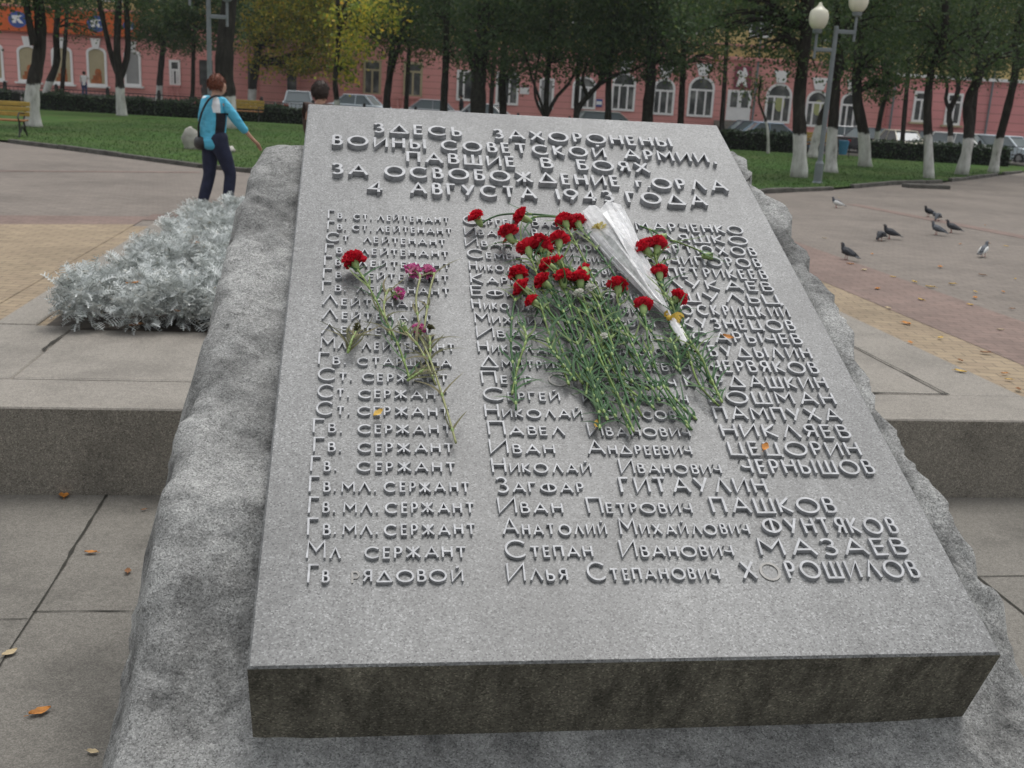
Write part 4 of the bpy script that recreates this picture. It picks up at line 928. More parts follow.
# a second row of park trees nearer the street, their crowns closing the view of the upper storey
for i, (px, cy, lab) in enumerate(((-70, 0, 'at the far left'), (60, -52, 'behind the two leftmost trunks'), (190, 6, 'behind the grey lamp post'), (405, 2, 'behind the left part of the stone top'), (722, -8, 'left of the street lamp'), (490, 14, 'behind the thick dark trunk'), (575, 20, 'behind the many stemmed tree'),
                                   (650, 12, 'behind the arched windows trunk'), (836, 14, 'behind the street lamp'), (905, 22, 'before the rose wing'), (975, 20, 'behind the right leaning trunks'), (1060, 26, 'at the far right'))):
    tree('tall dark tree of the street row, ' + lab, 53.5, [(px, 130), (px + 2, 90), (px + 5, 40), (px + 6, -10)], 5, [], [(px + 4, cy, 54, 44), (px - 30, cy + 16, 30, 24), (px + 34, cy + 14, 30, 26), (px, -50, 70, 40)], 'leaf_dark', .75, .22, False, seed=60 + i, group='street row trees')

# ------------------------------------------------------------------ people
MAT['skin'] = simple('skin_tone', (.46, .26, .18), .55, .06, 12)
def skin(name, J, E_, mat, parent, sub=2, root=None):
    """J: name -> (pos, rx, ry); one continuous skinned surface"""
    ks = list(J); me = bpy.data.meshes.new('tmp'); me.from_pydata([tuple(J[k][0]) for k in ks], [(ks.index(a), ks.index(b)) for a, b in E_], [])
    o = bpy.data.objects.new('tmp', me); COL.objects.link(o)
    o.modifiers.new('s', 'SKIN'); sv = me.skin_vertices[0].data
    for i, k in enumerate(ks): sv[i].radius = (J[k][1], J[k][2]); sv[i].use_root = (k == (root or ks[0]))
    ss = o.modifiers.new('u', 'SUBSURF'); ss.levels = sub; ss.render_levels = sub
    dg = bpy.context.evaluated_depsgraph_get(); dg.update()
    nm = bpy.data.meshes.new_from_object(o.evaluated_get(dg)); bpy.data.objects.remove(o); bpy.data.meshes.remove(me)
    nm.polygons.foreach_set('use_smooth', [True] * len(nm.polygons)); nm.materials.clear()
    nm.name = name; return link_mesh(name, nm, mat, parent)
def add_hand(J, E_, wrist, palm, fdir, side):
    """palm with four unequal curled fingers and a thumb leaving its side"""
    J['palm' + wrist] = (palm, .032, .020); E_.append((wrist, 'palm' + wrist)); f = np.array(fdir, float); f /= np.linalg.norm(f)
    s = np.cross(f, [0, 0, 1.]); s /= np.linalg.norm(s); p = np.array(palm)
    dn = np.array([0, 0, -1.])
    for i, (k, L_) in enumerate(((-.028, .062), (-.010, .074), (.009, .070), (.027, .054))):
        a = p + f * .045 + s * k; b = a + f * L_ * .55 + dn * .008; c = b + f * L_ * .40 + dn * .022
        for q, (nm, pos) in enumerate((('a', a), ('b', b), ('c', c))): J[f'f{i}{nm}{wrist}'] = (pos, .0095 - .001 * q, .0095 - .001 * q)
        E_ += [('palm' + wrist, f'f{i}a{wrist}'), (f'f{i}a{wrist}', f'f{i}b{wrist}'), (f'f{i}b{wrist}', f'f{i}c{wrist}')]
    a = p + s * .036 * side + f * .005; b = a + f * .035 + s * .016 * side + dn * .01
    J['ta' + wrist] = (a, .011, .011); J['tb' + wrist] = (b, .009, .009); E_ += [('palm' + wrist, 'ta' + wrist), ('ta' + wrist, 'tb' + wrist)]
def person(loc, az, label, P, col, hair_col, hair_r=(.098, .088, .112), scale=1., shoes=(.02, .02, .02), hair_low=0., jmat=None):
    t = thing('person', label, 'person', loc, az)
    t.scale = (scale,) * 3
    A = lambda *q: np.array(q, float)
    D = dict(pel=A(0, 0, .92), spi=A(-.01, 0, 1.06), che=A(.01, 0, 1.26), nb=A(.02, 0, 1.40), ne=A(.035, 0, 1.46), hd=A(.055, 0, 1.525), ht=A(.05, 0, 1.60),
             rs=A(.02, -.165, 1.36), re=A(.05, -.22, 1.10), rw=A(.14, -.21, .88), rp=A(.17, -.20, .80), ls=A(.02, .165, 1.36), le=A(.02, .23, 1.10), lw=A(.12, .22, .88), lp=A(.15, .21, .80),
             rh=A(0, -.09, .86), rk=A(.03, -.095, .48), ra=A(-.01, -.10, .09), rt=A(.12, -.11, .035), lh=A(0, .09, .86), lk=A(.03, .095, .48), la=A(-.01, .10, .09), lt=A(.12, .11, .035))
    for k, v in P.items(): D[k] = A(*v)
    J = {}; 
    for k, r in dict(pel=(.10, .09), spi=(.09, .08), che=(.13, .10), nb=(.075, .06), ne=(.052, .052), hd=(.076, .088), ht=(.070, .082), rs=(.050, .046), re=(.036, .034), rw=(.026, .024),
                     ls=(.055, .05), le=(.038, .036), lw=(.026, .024), rh=(.085, .085), rk=(.055, .055), ra=(.036, .036), rt=(.036, .026), lh=(.085, .085), lk=(.055, .055), la=(.036, .036), lt=(.036, .026)).items(): J[k] = (D[k], *r)
    E_ = [('pel', 'spi'), ('spi', 'che'), ('che', 'nb'), ('nb', 'ne'), ('ne', 'hd'), ('hd', 'ht'), ('che', 'rs'), ('rs', 're'), ('re', 'rw'), ('che', 'ls'), ('ls', 'le'), ('le', 'lw'),
          ('pel', 'rh'), ('rh', 'rk'), ('rk', 'ra'), ('ra', 'rt'), ('pel', 'lh'), ('lh', 'lk'), ('lk', 'la'), ('la', 'lt')]
    J['nose'] = (D['hd'] + A(.088, 0, .015), .013, .012); J['chin'] = (D['hd'] + A(.062, 0, -.055), .028, .022); E_ += [('hd', 'nose'), ('hd', 'chin')]
    for s in (-1, 1): J[f'ear{s}'] = (D['hd'] + A(-.008, .082 * s, .01), .016, .010); E_.append(('hd', f'ear{s}'))
    add_hand(J, E_, 'rw', D['rp'], D['rp'] - D['re'], 1); add_hand(J, E_, 'lw', D['lp'], D['lp'] - D['le'], -1)
    skin('body', J, E_, MAT['skin'], t, 2, 'pel')
    # jacket: torso and sleeves, a little outside the body
    mid = lambda a, b, k: D[a] + (D[b] - D[a]) * k
    K = {'hem': (D['pel'] + A(0, 0, -.16), .160, .180), 'pel': (D['pel'] + A(0, 0, .0), .150, .175), 'spi': (D['spi'], .125, .148), 'che': (D['che'], .142, .168), 'nb': (D['nb'] + A(0, 0, -.005), .085, .075), 'rs': (D['rs'], .092, .088), 're': (D['re'], .062, .060), 'rw': (mid('re', 'rw', .62), .050, .048),
         'ls': (D['ls'], .092, .088), 'le': (D['le'], .052, .050), 'lw': (mid('le', 'lw', .62), .043, .041)}
    skin('jacket', K, [('hem', 'pel'), ('pel', 'spi'), ('spi', 'che'), ('che', 'nb'), ('che', 'rs'), ('rs', 're'), ('re', 'rw'), ('che', 'ls'), ('ls', 'le'), ('le', 'lw')], jmat or col[0], t, 2, 'spi')
    K = {'wst': (D['pel'] + A(0, 0, .13), .125, .145), 'pel': (D['pel'] + A(0, 0, -.02), .135, .150)}
    for s in 'rl':
        K[s + 'h'] = (D[s + 'h'] + A(0, 0, -.03), .112, .108); K[s + 'm'] = (mid(s + 'h', s + 'k', .5), .100, .102); K[s + 'k'] = (D[s + 'k'], .078, .078); K[s + 'c'] = (mid(s + 'k', s + 'a', .4), .076, .078); K[s + 'a'] = (D[s + 'a'] + A(0, 0, .02), .066, .068)
    skin('trousers', K, [('wst', 'pel')] + [e for s in 'rl' for e in (('pel', s + 'h'), (s + 'h', s + 'm'), (s + 'm', s + 'k'), (s + 'k', s + 'c'), (s + 'c', s + 'a'))], col[1], t, 2, 'pel')
    for s in 'rl':
        d = D[s + 't'] - D[s + 'a']; g = G(); g.blob(tuple(D[s + 'a'] + d * .45 + A(0, 0, -.025)), (.135, .05, .048), 7, 10); obj('shoe', g, simple('dark_shoe', shoes, .5), t, smooth=True)
    # hair: a ruffled cap over the back, top and sides of the skull
    hm = simple('hair', hair_col, .6, .45, 60, .4); g = G(); c = D['hd'] * .45 + D['ht'] * .55 + A(-.022, 0, .012); rings = []
    for i in range(1, 25):
        th = math.pi * i / 25; ring = []
        for k in range(36):
            ph = 2 * math.pi * k / 36; d = A(math.sin(th) * math.cos(ph), math.sin(th) * math.sin(ph), math.cos(th)); m_ = 1 + .12 * mnoise.noise(Vector(d * 4.5)) + .16 * mnoise.noise(Vector(d * 10)) + .1 * mnoise.noise(Vector(d * 19))
            x = d[0] * hair_r[0] * m_; z = d[2] * hair_r[2] * m_
            if d[0] > .2 and d[2] < .25: x = min(x, .045)      # open at the face
            if z < -.07 - hair_low: z = -.07 - hair_low
            ring.append(c + A(x, d[1] * hair_r[1] * m_, z))
        rings.append(ring)
    g.loft(rings); r2 = np.random.default_rng(3)
    for _ in range(700):
        d = r2.normal(size=3); d /= np.linalg.norm(d)
        if d[2] < -.55 or (d[0] > .35 and d[2] < .3): continue
        q = c + d * np.array(hair_r) * .97; fl = np.array([-.4, 0, -1.]) + r2.normal(size=3) * .6; fl -= d * (fl @ d) * .75; fl /= np.linalg.norm(fl); L_ = r2.uniform(.03, .06); sd = np.cross(fl, d); sd = sd / (np.linalg.norm(sd) + 1e-9) * .006
        g.add([q + sd, q - sd, q + fl * L_ * .6 + d * .012 - sd * .7, q + fl * L_ + d * .012, q + fl * L_ * .6 + d * .012 + sd * .7], [(0, 1, 2, 3, 4)])
    obj('hair', g, hm, t, smooth=True)
    for s in (-1, 1):
        g = G(); g.blob(tuple(D['hd'] + A(.080, .032 * s, .035)), (.010, .014, .010), 5, 8); obj('eye', g, MAT['iron'], t)
    g = G(); g.blob(tuple(D['hd'] + A(.086, 0, -.030)), (.008, .024, .007), 5, 8); obj('mouth', g, simple('lips', (.35, .10, .09), .5), t)
    return t
m = M('turquoise_jacket', .6, .3); q = m.xyz()
inx = m.math('MULTIPLY', m.math('GREATER_THAN', q[0], -.062), m.math('LESS_THAN', q[0], .068))
side = m.math('GREATER_THAN', m.math('ABSOLUTE', q[1]), .075)
low = m.math('LESS_THAN', q[2], 1.235); pan = m.math('MULTIPLY', m.math('MULTIPLY', inx, side), low)
sx = m.math('MULTIPLY', m.math('GREATER_THAN', q[0], -.075), m.math('LESS_THAN', q[0], -.018)); st = m.math('MULTIPLY', m.math('MULTIPLY', sx, side), m.math('MULTIPLY', m.math('GREATER_THAN', q[2], 1.235), m.math('LESS_THAN', q[2], 1.42)))
col_ = m.mix(pan, (.085, .42, .60), (.012, .012, .02)); m.color(m.mix(st, col_, (.70, .72, .74))); m.bump(m.noise(9, 3, .5, (1, 1, 1.6)), .8, .04); JK = m.m
NAVY = simple('navy_trousers', (.018, .022, .048), .8, .3, 9, .3, 0, .9)
c = onz(216, 214)
wm = person((c[0], c[1], 0), R(44), 'woman with short auburn hair in a turquoise jacket walking past the silver flower bed', dict(
    hd=(.075, 0, 1.52), ht=(.055, 0, 1.60), rs=(.05, -.165, 1.355), re=(.22, -.21, 1.11), rw=(.39, -.20, .95), rp=(.455, -.19, .895), ls=(-.01, .165, 1.36), le=(-.06, .22, 1.12), lw=(.05, .20, .92), lp=(.09, .19, .85),
    rh=(.03, -.085, .86), rk=(.16, -.09, .50), ra=(.10, -.10, .10), rt=(.23, -.105, .045), lh=(-.02, .085, .86), lk=(-.03, .09, .48), la=(-.14, .09, .10), lt=(-.01, .09, .04)), (JK, NAVY), (.15, .038, .014), (.104, .090, .108), jmat=JK)
bagm = simple('black_leather', (.014, .014, .016), .45, .2, 12, .4)
bg_ = thing('shoulder_bag', 'black shoulder bag hanging by its strap at the hip of the woman in turquoise', 'bag', (c[0], c[1], 0), R(44))
g = G(); g.blob((-.15, .10, .86), (.045, .12, .085), 9, 14, .15, 2); obj('bag_body', g, bagm, bg_, smooth=True)
g = G(); g.tube(interp_path([(-.155, .11, .93), (-.165, .09, 1.06), (-.160, .0, 1.24), (-.10, -.085, 1.40), (.03, -.10, 1.43), (.12, -.04, 1.34), (.165, .04, 1.2)], 20), .014, 6); obj('strap', g, bagm, bg_, smooth=True)
DK = simple('dark_clothes', (.02, .02, .024), .8); WH = simple('white_clothes', (.62, .62, .60), .8, .06); BLUE = simple('blue_jeans', (.035, .055, .14), .8)
p = aty(319, 95, 14.2); person((p[0], 14.2, 0), R(60), 'person with brown hair whose head shows just above the top left corner of the stone', {}, (simple('brown_jacket', (.08, .05, .04), .8), DK), (.035, .020, .013), (.115, .105, .125), .985, hair_low=.05)
p = aty(84.5, 90, 73); person((p[0], 73, gz(p[0], 73) + .1), R(100), 'small distant person in a white top and blue trousers by the arched shop windows', dict(re=(.2, -.22, 1.2), rw=(.25, -.12, 1.42), rp=(.26, -.08, 1.48)), (WH, BLUE), (.02, .015, .012))
p = aty(462, 97, 71); person((p[0], 71, gz(p[0], 71) + .1), R(170), 'small distant man in dark clothes before the tall windows above the stone edge', {}, (DK, DK), (.02, .015, .012), scale=1.05)

# ------------------------------------------------------------------ pigeons
def pigeon_mats(): 
    m = M('pigeon_plumage', .7, .3); z = m.xyz(); m.color(m.mix(m.ramp(m.noise(25, 3), [(.4, 0.), (.6, 1.)]), (.055, .06, .07), (.11, .12, .135))); return m.m
PLU = pigeon_mats(); PDK = simple('dark_feathers', (.028, .030, .036), .7, .3, 30); PWH = simple('white_feathers', (.62, .62, .60), .8, .1, 30); PHD = simple('blue_green_neck', (.03, .05, .055), .4, .3, 30)
LEGM = simple('reddish_bird_leg', (.30, .09, .07), .6); BEAK = simple('dark_beak', (.03, .03, .03), .5)
def pigeon(px, py, az, label, body=None, pale_wing=False, peck=False, raised=False, k=.77):
    c = onz(px, py); t = thing('pigeon', label, 'pigeon', (c[0], c[1], .004), az, 'pigeons on the paving'); t.scale = (k,) * 3
    if peck: prof = [(-.155, .088, .006, .012), (-.12, .092, .022, .03), (-.07, .105, .044, .05), (-.01, .112, .056, .062), (.05, .104, .052, .056), (.09, .085, .036, .036), (.115, .06, .027, .026), (.132, .045, .026, .025), (.15, .034, .018, .018), (.158, .03, .006, .006)]
    else: prof = [(-.165, .078, .006, .012), (-.125, .088, .022, .03), (-.07, .108, .044, .05), (-.01, .125, .056, .062), (.045, .14, .052, .056), (.075, .165, .036, .038), (.085, .195, .026, .028), (.094, .222, .026, .027), (.112, .232, .019, .02), (.124, .23, .007, .007)]
    g = G(); P = [np.array((x, 0, z)) for x, z, _, _ in prof]; rings = []
    for i, (x, z, w_, h_) in enumerate(prof):
        tg = P[min(i + 1, len(P) - 1)] - P[max(i - 1, 0)]; tg = tg / np.linalg.norm(tg); up = np.array([-tg[2], 0, tg[0]])
        rings.append([P[i] + np.array([0, 1., 0]) * w_ * math.cos(q) + up * h_ * math.sin(q) for q in np.linspace(0, 2 * math.pi, 12, endpoint=False)])
    g.loft(rings); obj('body', g, body or PLU, t, smooth=True)
    g = G(); e = P[-1]; g.tube([e - (.012, 0, 0), e + np.array([.012, 0, -.002]), e + np.array([.024, 0, -.008])], [.007, .005, .001], 6); obj('beak', g, BEAK, t)
    g = G(); g.loft([[(-.12, -.026, .082), (-.12, .026, .082), (-.12, .026, .092), (-.12, -.026, .092)], [(-.235, -.04, .050), (-.235, .04, .050), (-.235, .04, .056), (-.235, -.04, .056)]]); obj('tail', g, PDK, t)
    for s in (-1, 1):
        wz = .03 if raised and s < 0 else 0
        g = G(); pr = [(.06, .12, .03), (.03, .128, .046), (-.04, .118, .05), (-.11, .098, .034), (-.185, .074, .008)]
        rr = [[(x, s * (.042 + .018 * math.cos(q) * (h_ / .05)) + (s * .05 * wz / .03 if x < .05 else 0), z + h_ * math.sin(q) * .9 + wz * 2 * max(0, (.05 - x) / .2)) for q in np.linspace(0, 2 * math.pi, 8, endpoint=False)] for x, z, h_ in pr]
        g.loft(rr); obj('wing', g, PWH if pale_wing else (body or PLU), t, smooth=True)
        g = G(); g.tube([(.0, .022 * s, .075), (.004, .024 * s, .035), (.0, .025 * s, .006)], .0045, 6); 
        for a in (-.5, 0, .5, math.pi): g.tube([(0, .025 * s, .005), (.026 * math.cos(a), .025 * s + .026 * math.sin(a), .003)], [.0035, .002], 5)
        obj('leg', g, LEGM, t)
        g = G(); hp = P[7]; g.blob((hp[0] + .006, s * .024, hp[2] + .004), (.0045, .003, .0045), 4, 6); obj('eye', g, simple('orange_eye', (.4, .1, .02), .3), t)
    return t
pigeon(836, 208, 2.6, 'pale grey pigeon farthest away, alone near the lawn kerb', None, True)
pigeon(846, 260, 2.2, 'dark pigeon standing alone nearest the stone', PDK)
pigeon(880, 241, 4.0, 'dark pigeon with its head down beside another dark one', PDK, False, True)
pigeon(889, 239, 2.7, 'dark grey pigeon standing just behind the one with its head down', PDK)
pigeon(928, 217, 3.4, 'dark pigeon partly behind the white winged one', PDK)
pigeon(937, 221, -2.2, 'pigeon with white feathers and a half raised dark wing', PLU, False, True, True)
pigeon(936, 235, 2.3, 'mottled grey pigeon below the white winged pair', PLU)
pigeon(951, 233, 2.5, 'dark slender pigeon right of the mottled one', PDK)
pigeon(983, 257, .9, 'pigeon with a pale wing patch, farthest right', PLU, True)

# ------------------------------------------------------------------ silver plants of the bed
def silver_leaf(L_, w_):
    """a lobed, arching leaf; returns points (x along, y across, z up) and faces"""
    vs = []; fs = []; n_ = 5
    for i in range(n_):
        x0 = L_ * (.22 + .15 * i); b = len(vs); ww = w_ * (.65 + .5 * math.sin(math.pi * (i + .6) / n_))
        z = lambda x: .30 * x - .9 * x * x / L_ * .55
        for s in (-1, 1):
            b = len(vs); vs += [(x0, 0, z(x0)), (x0 + L_ * .06, 0, z(x0 + .06 * L_)), (x0 + L_ * .17, s * ww, z(x0) + .006), (x0 + L_ * .10, s * ww * 1.02, z(x0) + .004)]
            fs.append((b, b + 1, b + 2, b + 3) if s < 0 else (b + 3, b + 2, b + 1, b))
    b = len(vs); z = lambda x: .30 * x - .9 * x * x / L_ * .55
    mid = [0, .3, .6, .85, 1.02]
    for x in mid: vs += [(x * L_, -w_ * .13, z(x * L_)), (x * L_, w_ * .13, z(x * L_))]
    for i in range(4): fs.append((b + 2 * i, b + 2 * i + 2, b + 2 * i + 3, b + 2 * i + 1))
    return np.array(vs), fs
def silver_plant(seed):
    r = np.random.default_rng(seed); g = G()
    for k in range(250):
        L_ = r.uniform(.04, .105); v, f = silver_leaf(L_, L_ * .30); az = r.uniform(0, 2 * math.pi); el = r.uniform(-.45, 1.25); roll = r.normal() * .5
        M_ = np.array(Matrix.Rotation(az, 3, 'Z') @ Matrix.Rotation(-el, 3, 'Y') @ Matrix.Rotation(roll, 3, 'X')); h = r.uniform(.035, .20); rad = r.uniform(.01, .12)
        o = np.array([math.cos(az) * rad, math.sin(az) * rad, h + .05 * math.sin(el)]); g.add(v @ M_.T + o, f)
    return g
protos = []
spots = []
r_ = np.random.default_rng(11)
for v in np.arange(5.13, 10.8, .30):
    for u in np.arange(-1.52, 2.4, .31):
        if u > -.2 and v > 7.5 and u < 1.8 and r_.random() < .5: continue
        spots.append((u + r_.uniform(-.07, .07), v + r_.uniform(-.07, .07)))
spots = spots[:300]
near_lab = 'bushy silver leaved plant in the flower bed behind the step'
for i, (u, v) in enumerate(spots):
    if i < 4:
        o = obj('silver_plant', silver_plant(i), MAT['silver'], None); protos.append(o); tag(o, near_lab, 'plant', 'silver leaved bedding plants')
    else: o = dup(protos[i % 4])
    o.location = tuple(Lw(u, v, .02)); o.rotation_euler = (0, 0, r_.uniform(0, 6.28)); o.scale = (r_.uniform(.85, 1.25),) * 3

# ------------------------------------------------------------------ fallen leaves
LM = [simple('orange_leaf', (.42, .17, .03), .7, .3, 40), simple('yellow_leaf', (.50, .32, .06), .7, .25, 40), simple('brown_leaf', (.20, .09, .035), .8, .3, 40), simple('pale_leaf', (.45, .36, .22), .8, .2, 40)]
def leaf_at(pos, L_, mat, label, group, nrm=None, az=None, curl=.12):
    g = G(); n_ = 7; az = random.uniform(0, 6.28) if az is None else az; up = np.array([0, 0, 1.]) if nrm is None else nrm
    a = np.array([math.cos(az), math.sin(az), 0.]); a = a - up * (a @ up); a /= np.linalg.norm(a); b = np.cross(up, a); A_ = []; B_ = []; Mid = []
    for i in range(n_):
        t = i / (n_ - 1); w_ = L_ * .27 * math.sin(math.pi * min(1, t * .93 + .04)) ** .8 * (1 + .15 * math.sin(i * 2.4)); x = (t - .5) * L_; zc = curl * L_ * (2 * t - 1) ** 2 + .004
        Mid.append(a * x + up * (zc * .4 + .002)); A_.append(a * x + b * w_ + up * (zc + w_ * .35)); B_.append(a * x - b * w_ + up * (zc + w_ * .25))
    g.add(A_ + Mid + B_, [(i, i + 1, n_ + i + 1, n_ + i) for i in range(n_ - 1)] + [(n_ + i, n_ + i + 1, 2 * n_ + i + 1, 2 * n_ + i) for i in range(n_ - 1)])
    g.tube([a * (-.5 * L_) + up * .004, a * (-.72 * L_) + up * .006], .0014 * (L_ / .08), 4)
    o = obj('fallen_leaf', g, mat, None); o.location = tuple(map(float, pos)); return tag(o, label, 'leaf', group)
for px, py, L_, k, lab in ((64, 497, .085, 0, 'orange leaf lying at the foot of the left riser'), (91, 554, .055, 0, 'small orange leaf beside the dirt filled joint'), (128, 573, .05, 2, 'curled brown leaf near the boulder foot'),
                           (40, 714, .07, 0, 'bright orange oval leaf in the lower left corner of the photo'), (10, 655, .06, 3, 'pale curled leaf lying in the joint at the left edge'), (144, 511, .03, 2, 'tiny brown scrap below the left riser'), (93, 754, .04, 3, 'tiny straw coloured scrap at the bottom left')):
    leaf_at(onz(px, py, LOW) + (0, 0, .004), L_, LM[k], lab, 'leaves on the lower pavement')
for px, py in ((824, 239), (839, 198), (850, 265), (864, 271), (877, 290), (893, 278), (914, 283), (921, 301), (906, 325), (960, 245), (975, 293), (982, 276), (975, 299), (1003, 293), (970, 306), (988, 244), (952, 285), (1012, 310), (940, 268), (1000, 331), (1015, 280), (872, 255), (930, 288), (1006, 247), (985, 226)):
    leaf_at(onz(px, py) + (0, 0, .008), random.uniform(.05, .10), LM[random.choice((1, 1, 3, 2, 0))], 'small fallen leaf on the brick paving right of the stone', 'leaves on the right paving')
for px, py, k in ((888, 310, 3), (910, 345, 0), (960, 363, 2), (1004, 376, 0), (1008, 382, 1), (960, 374, 1), (940, 340, 1), (985, 355, 2), (1018, 392, 2)):
    leaf_at(onz(px, py) + (0, 0, .014), random.uniform(.05, .085), LM[k], 'fallen leaf on the sandy bricks above the right step', 'leaves on the sandy paving')
for px, py, z, k, lab in ((195, 244, .30, 0, 'orange leaf caught on top of the silver plants, farthest back'), (133, 284, .28, 0, 'orange brown leaf caught in the middle of the silver plants'), (175, 312, .27, 0, 'bright orange leaf in the front silver plants'), (160, 317, .22, 2, 'rusty brown leaf beside the bright orange one in the bed'), (186, 276, .28, 3, 'pale brown leaf in the silver plants near the boulder'), (136, 326, .10, 2, 'brown leaf at the front rim of the silver bed')):
    while z > .06 and (onz(px, py, z) - P0) @ H2 < 5.12: z -= .02
    leaf_at(onz(px, py, z), .10, LM[k], lab, 'leaves in the silver bed')
for px, py, k, lab in ((597, 424, 1, 'yellow leaf scrap stuck at the top of a raised letter below the bunch'), (765, 447, 0, 'orange leaf scrap beside the raised letters at right'), (728, 337, 0, 'brown orange leaf resting on the raised surname near the top right'), (690, 352, 2, 'brown dry leaf by the tail of the white wrapping'), (378, 413, 1, 'tiny yellow leaf on the raised rank lettering')):
    u, s = slab_uv(px, py, .02); leaf_at(S(u, s, .016), .035, LM[k], lab, 'leaf scraps on the slab', NN)

# ------------------------------------------------------------------ flowers on the slab
RED = foliage('red_carnation_petals', [(0, (.34, .004, .014)), (.5, (.62, .010, .03)), (1, (.80, .04, .07))], .25, .7)
PINK = foliage('magenta_petals', [(0, (.42, .05, .20)), (.6, (.60, .12, .34)), (1, (.72, .36, .48))], .25, .7)
WHT = foliage('white_petals', [(0, (.55, .55, .50)), (1, (.75, .74, .68))], .25, .7)
GRN = foliage('blue_green_leaves', [(0, (.018, .055, .020)), (.5, (.040, .105, .038)), (.85, (.075, .15, .065)), (1, (.16, .20, .06))], .25, .65)
STM = simple('green_stem', (.075, .155, .045), .65, .45, 14, .3); NODE = simple('yellow_green_node', (.20, .28, .085), .55, .2, 30); CAL = simple('pale_green_calyx', (.24, .34, .12), .5, .25, 40)
WILT = foliage('wilted_leaves', [(0, (.06, .06, .03)), (.6, (.11, .11, .05)), (1, (.17, .15, .08))], .2, .7); DRYSTEM = simple('pale_dry_stem', (.24, .25, .11), .6, .2, 30)
STMS = [STM, simple('yellow_green_stem', (.13, .19, .05), .65, .4, 14, .3), simple('deep_green_stem', (.04, .10, .035), .65, .4, 14, .3)]
def basis(ax):
    ax = ax / np.linalg.norm(ax); a = np.cross(ax, [.3, .2, 1.]); a /= np.linalg.norm(a); return ax, a, np.cross(ax, a)
def petals(g, c, ax, r, n, r_, open_=1.):
    ax, a, b = basis(ax)
    for k in range(n):
        ph = r_.uniform(0, 2 * math.pi); lay = (k + .5) / n; th = (.12 + 1.35 * lay ** .8) * open_; rr = r * r_.uniform(.8, 1.1)
        d = (a * math.cos(ph) + b * math.sin(ph)); tip = d * math.sin(th) + ax * math.cos(th); tan = np.cross(ax, d); nn2 = np.cross(tan, tip)
        m_ = 5; w_ = rr * r_.uniform(.30, .46); vs = [c + tip * rr * .12 - tan * .002, c + tip * rr * .12 + tan * .002]
        for i in range(m_):
            f = i / (m_ - 1) * 2 - 1; vs.append(c + tip * rr * (.62 - .05 * abs(f)) + tan * f * w_ * .75 + nn2 * r_.uniform(-.10, .10) * rr)
        for i in range(m_):
            f = i / (m_ - 1) * 2 - 1; vs.append(c + tip * rr * (1.0 - .10 * abs(f) + (.07 if i % 2 else -.05)) + tan * f * w_ + nn2 * r_.uniform(-.22, .22) * rr)
        fs = [(0, 1, 4), (0, 4, 3), (0, 3, 2), (1, 5, 4), (1, 6, 5)] + [(2 + i, 3 + i, 3 + m_ + i, 2 + m_ + i) for i in range(m_ - 1)]
        g.add(vs, fs)
def strap_leaf(g, p, d, up, L_, w_, curl, r_):
    d = d / np.linalg.norm(d); s = np.cross(d, up); s /= np.linalg.norm(s); vs = []; n_ = 6; q = np.array(p, float); dd = d.copy()
    side = r_.uniform(-1, 1) * .35
    for i in range(n_):
        t = i / (n_ - 1); ww = w_ * (1 - t) ** .6 + .0003; vs += [q + s * ww, q - s * ww]
        q = q + dd * L_ / (n_ - 1); dd = dd + up * curl * (.5 - t) + s * side; dd /= np.linalg.norm(dd)
    g.add(vs, [(2 * i, 2 * i + 2, 2 * i + 3, 2 * i + 1) for i in range(n_ - 1)])
def SP(px, py, o): u, s = slab_uv(px, py, o); return S(u, s, o)
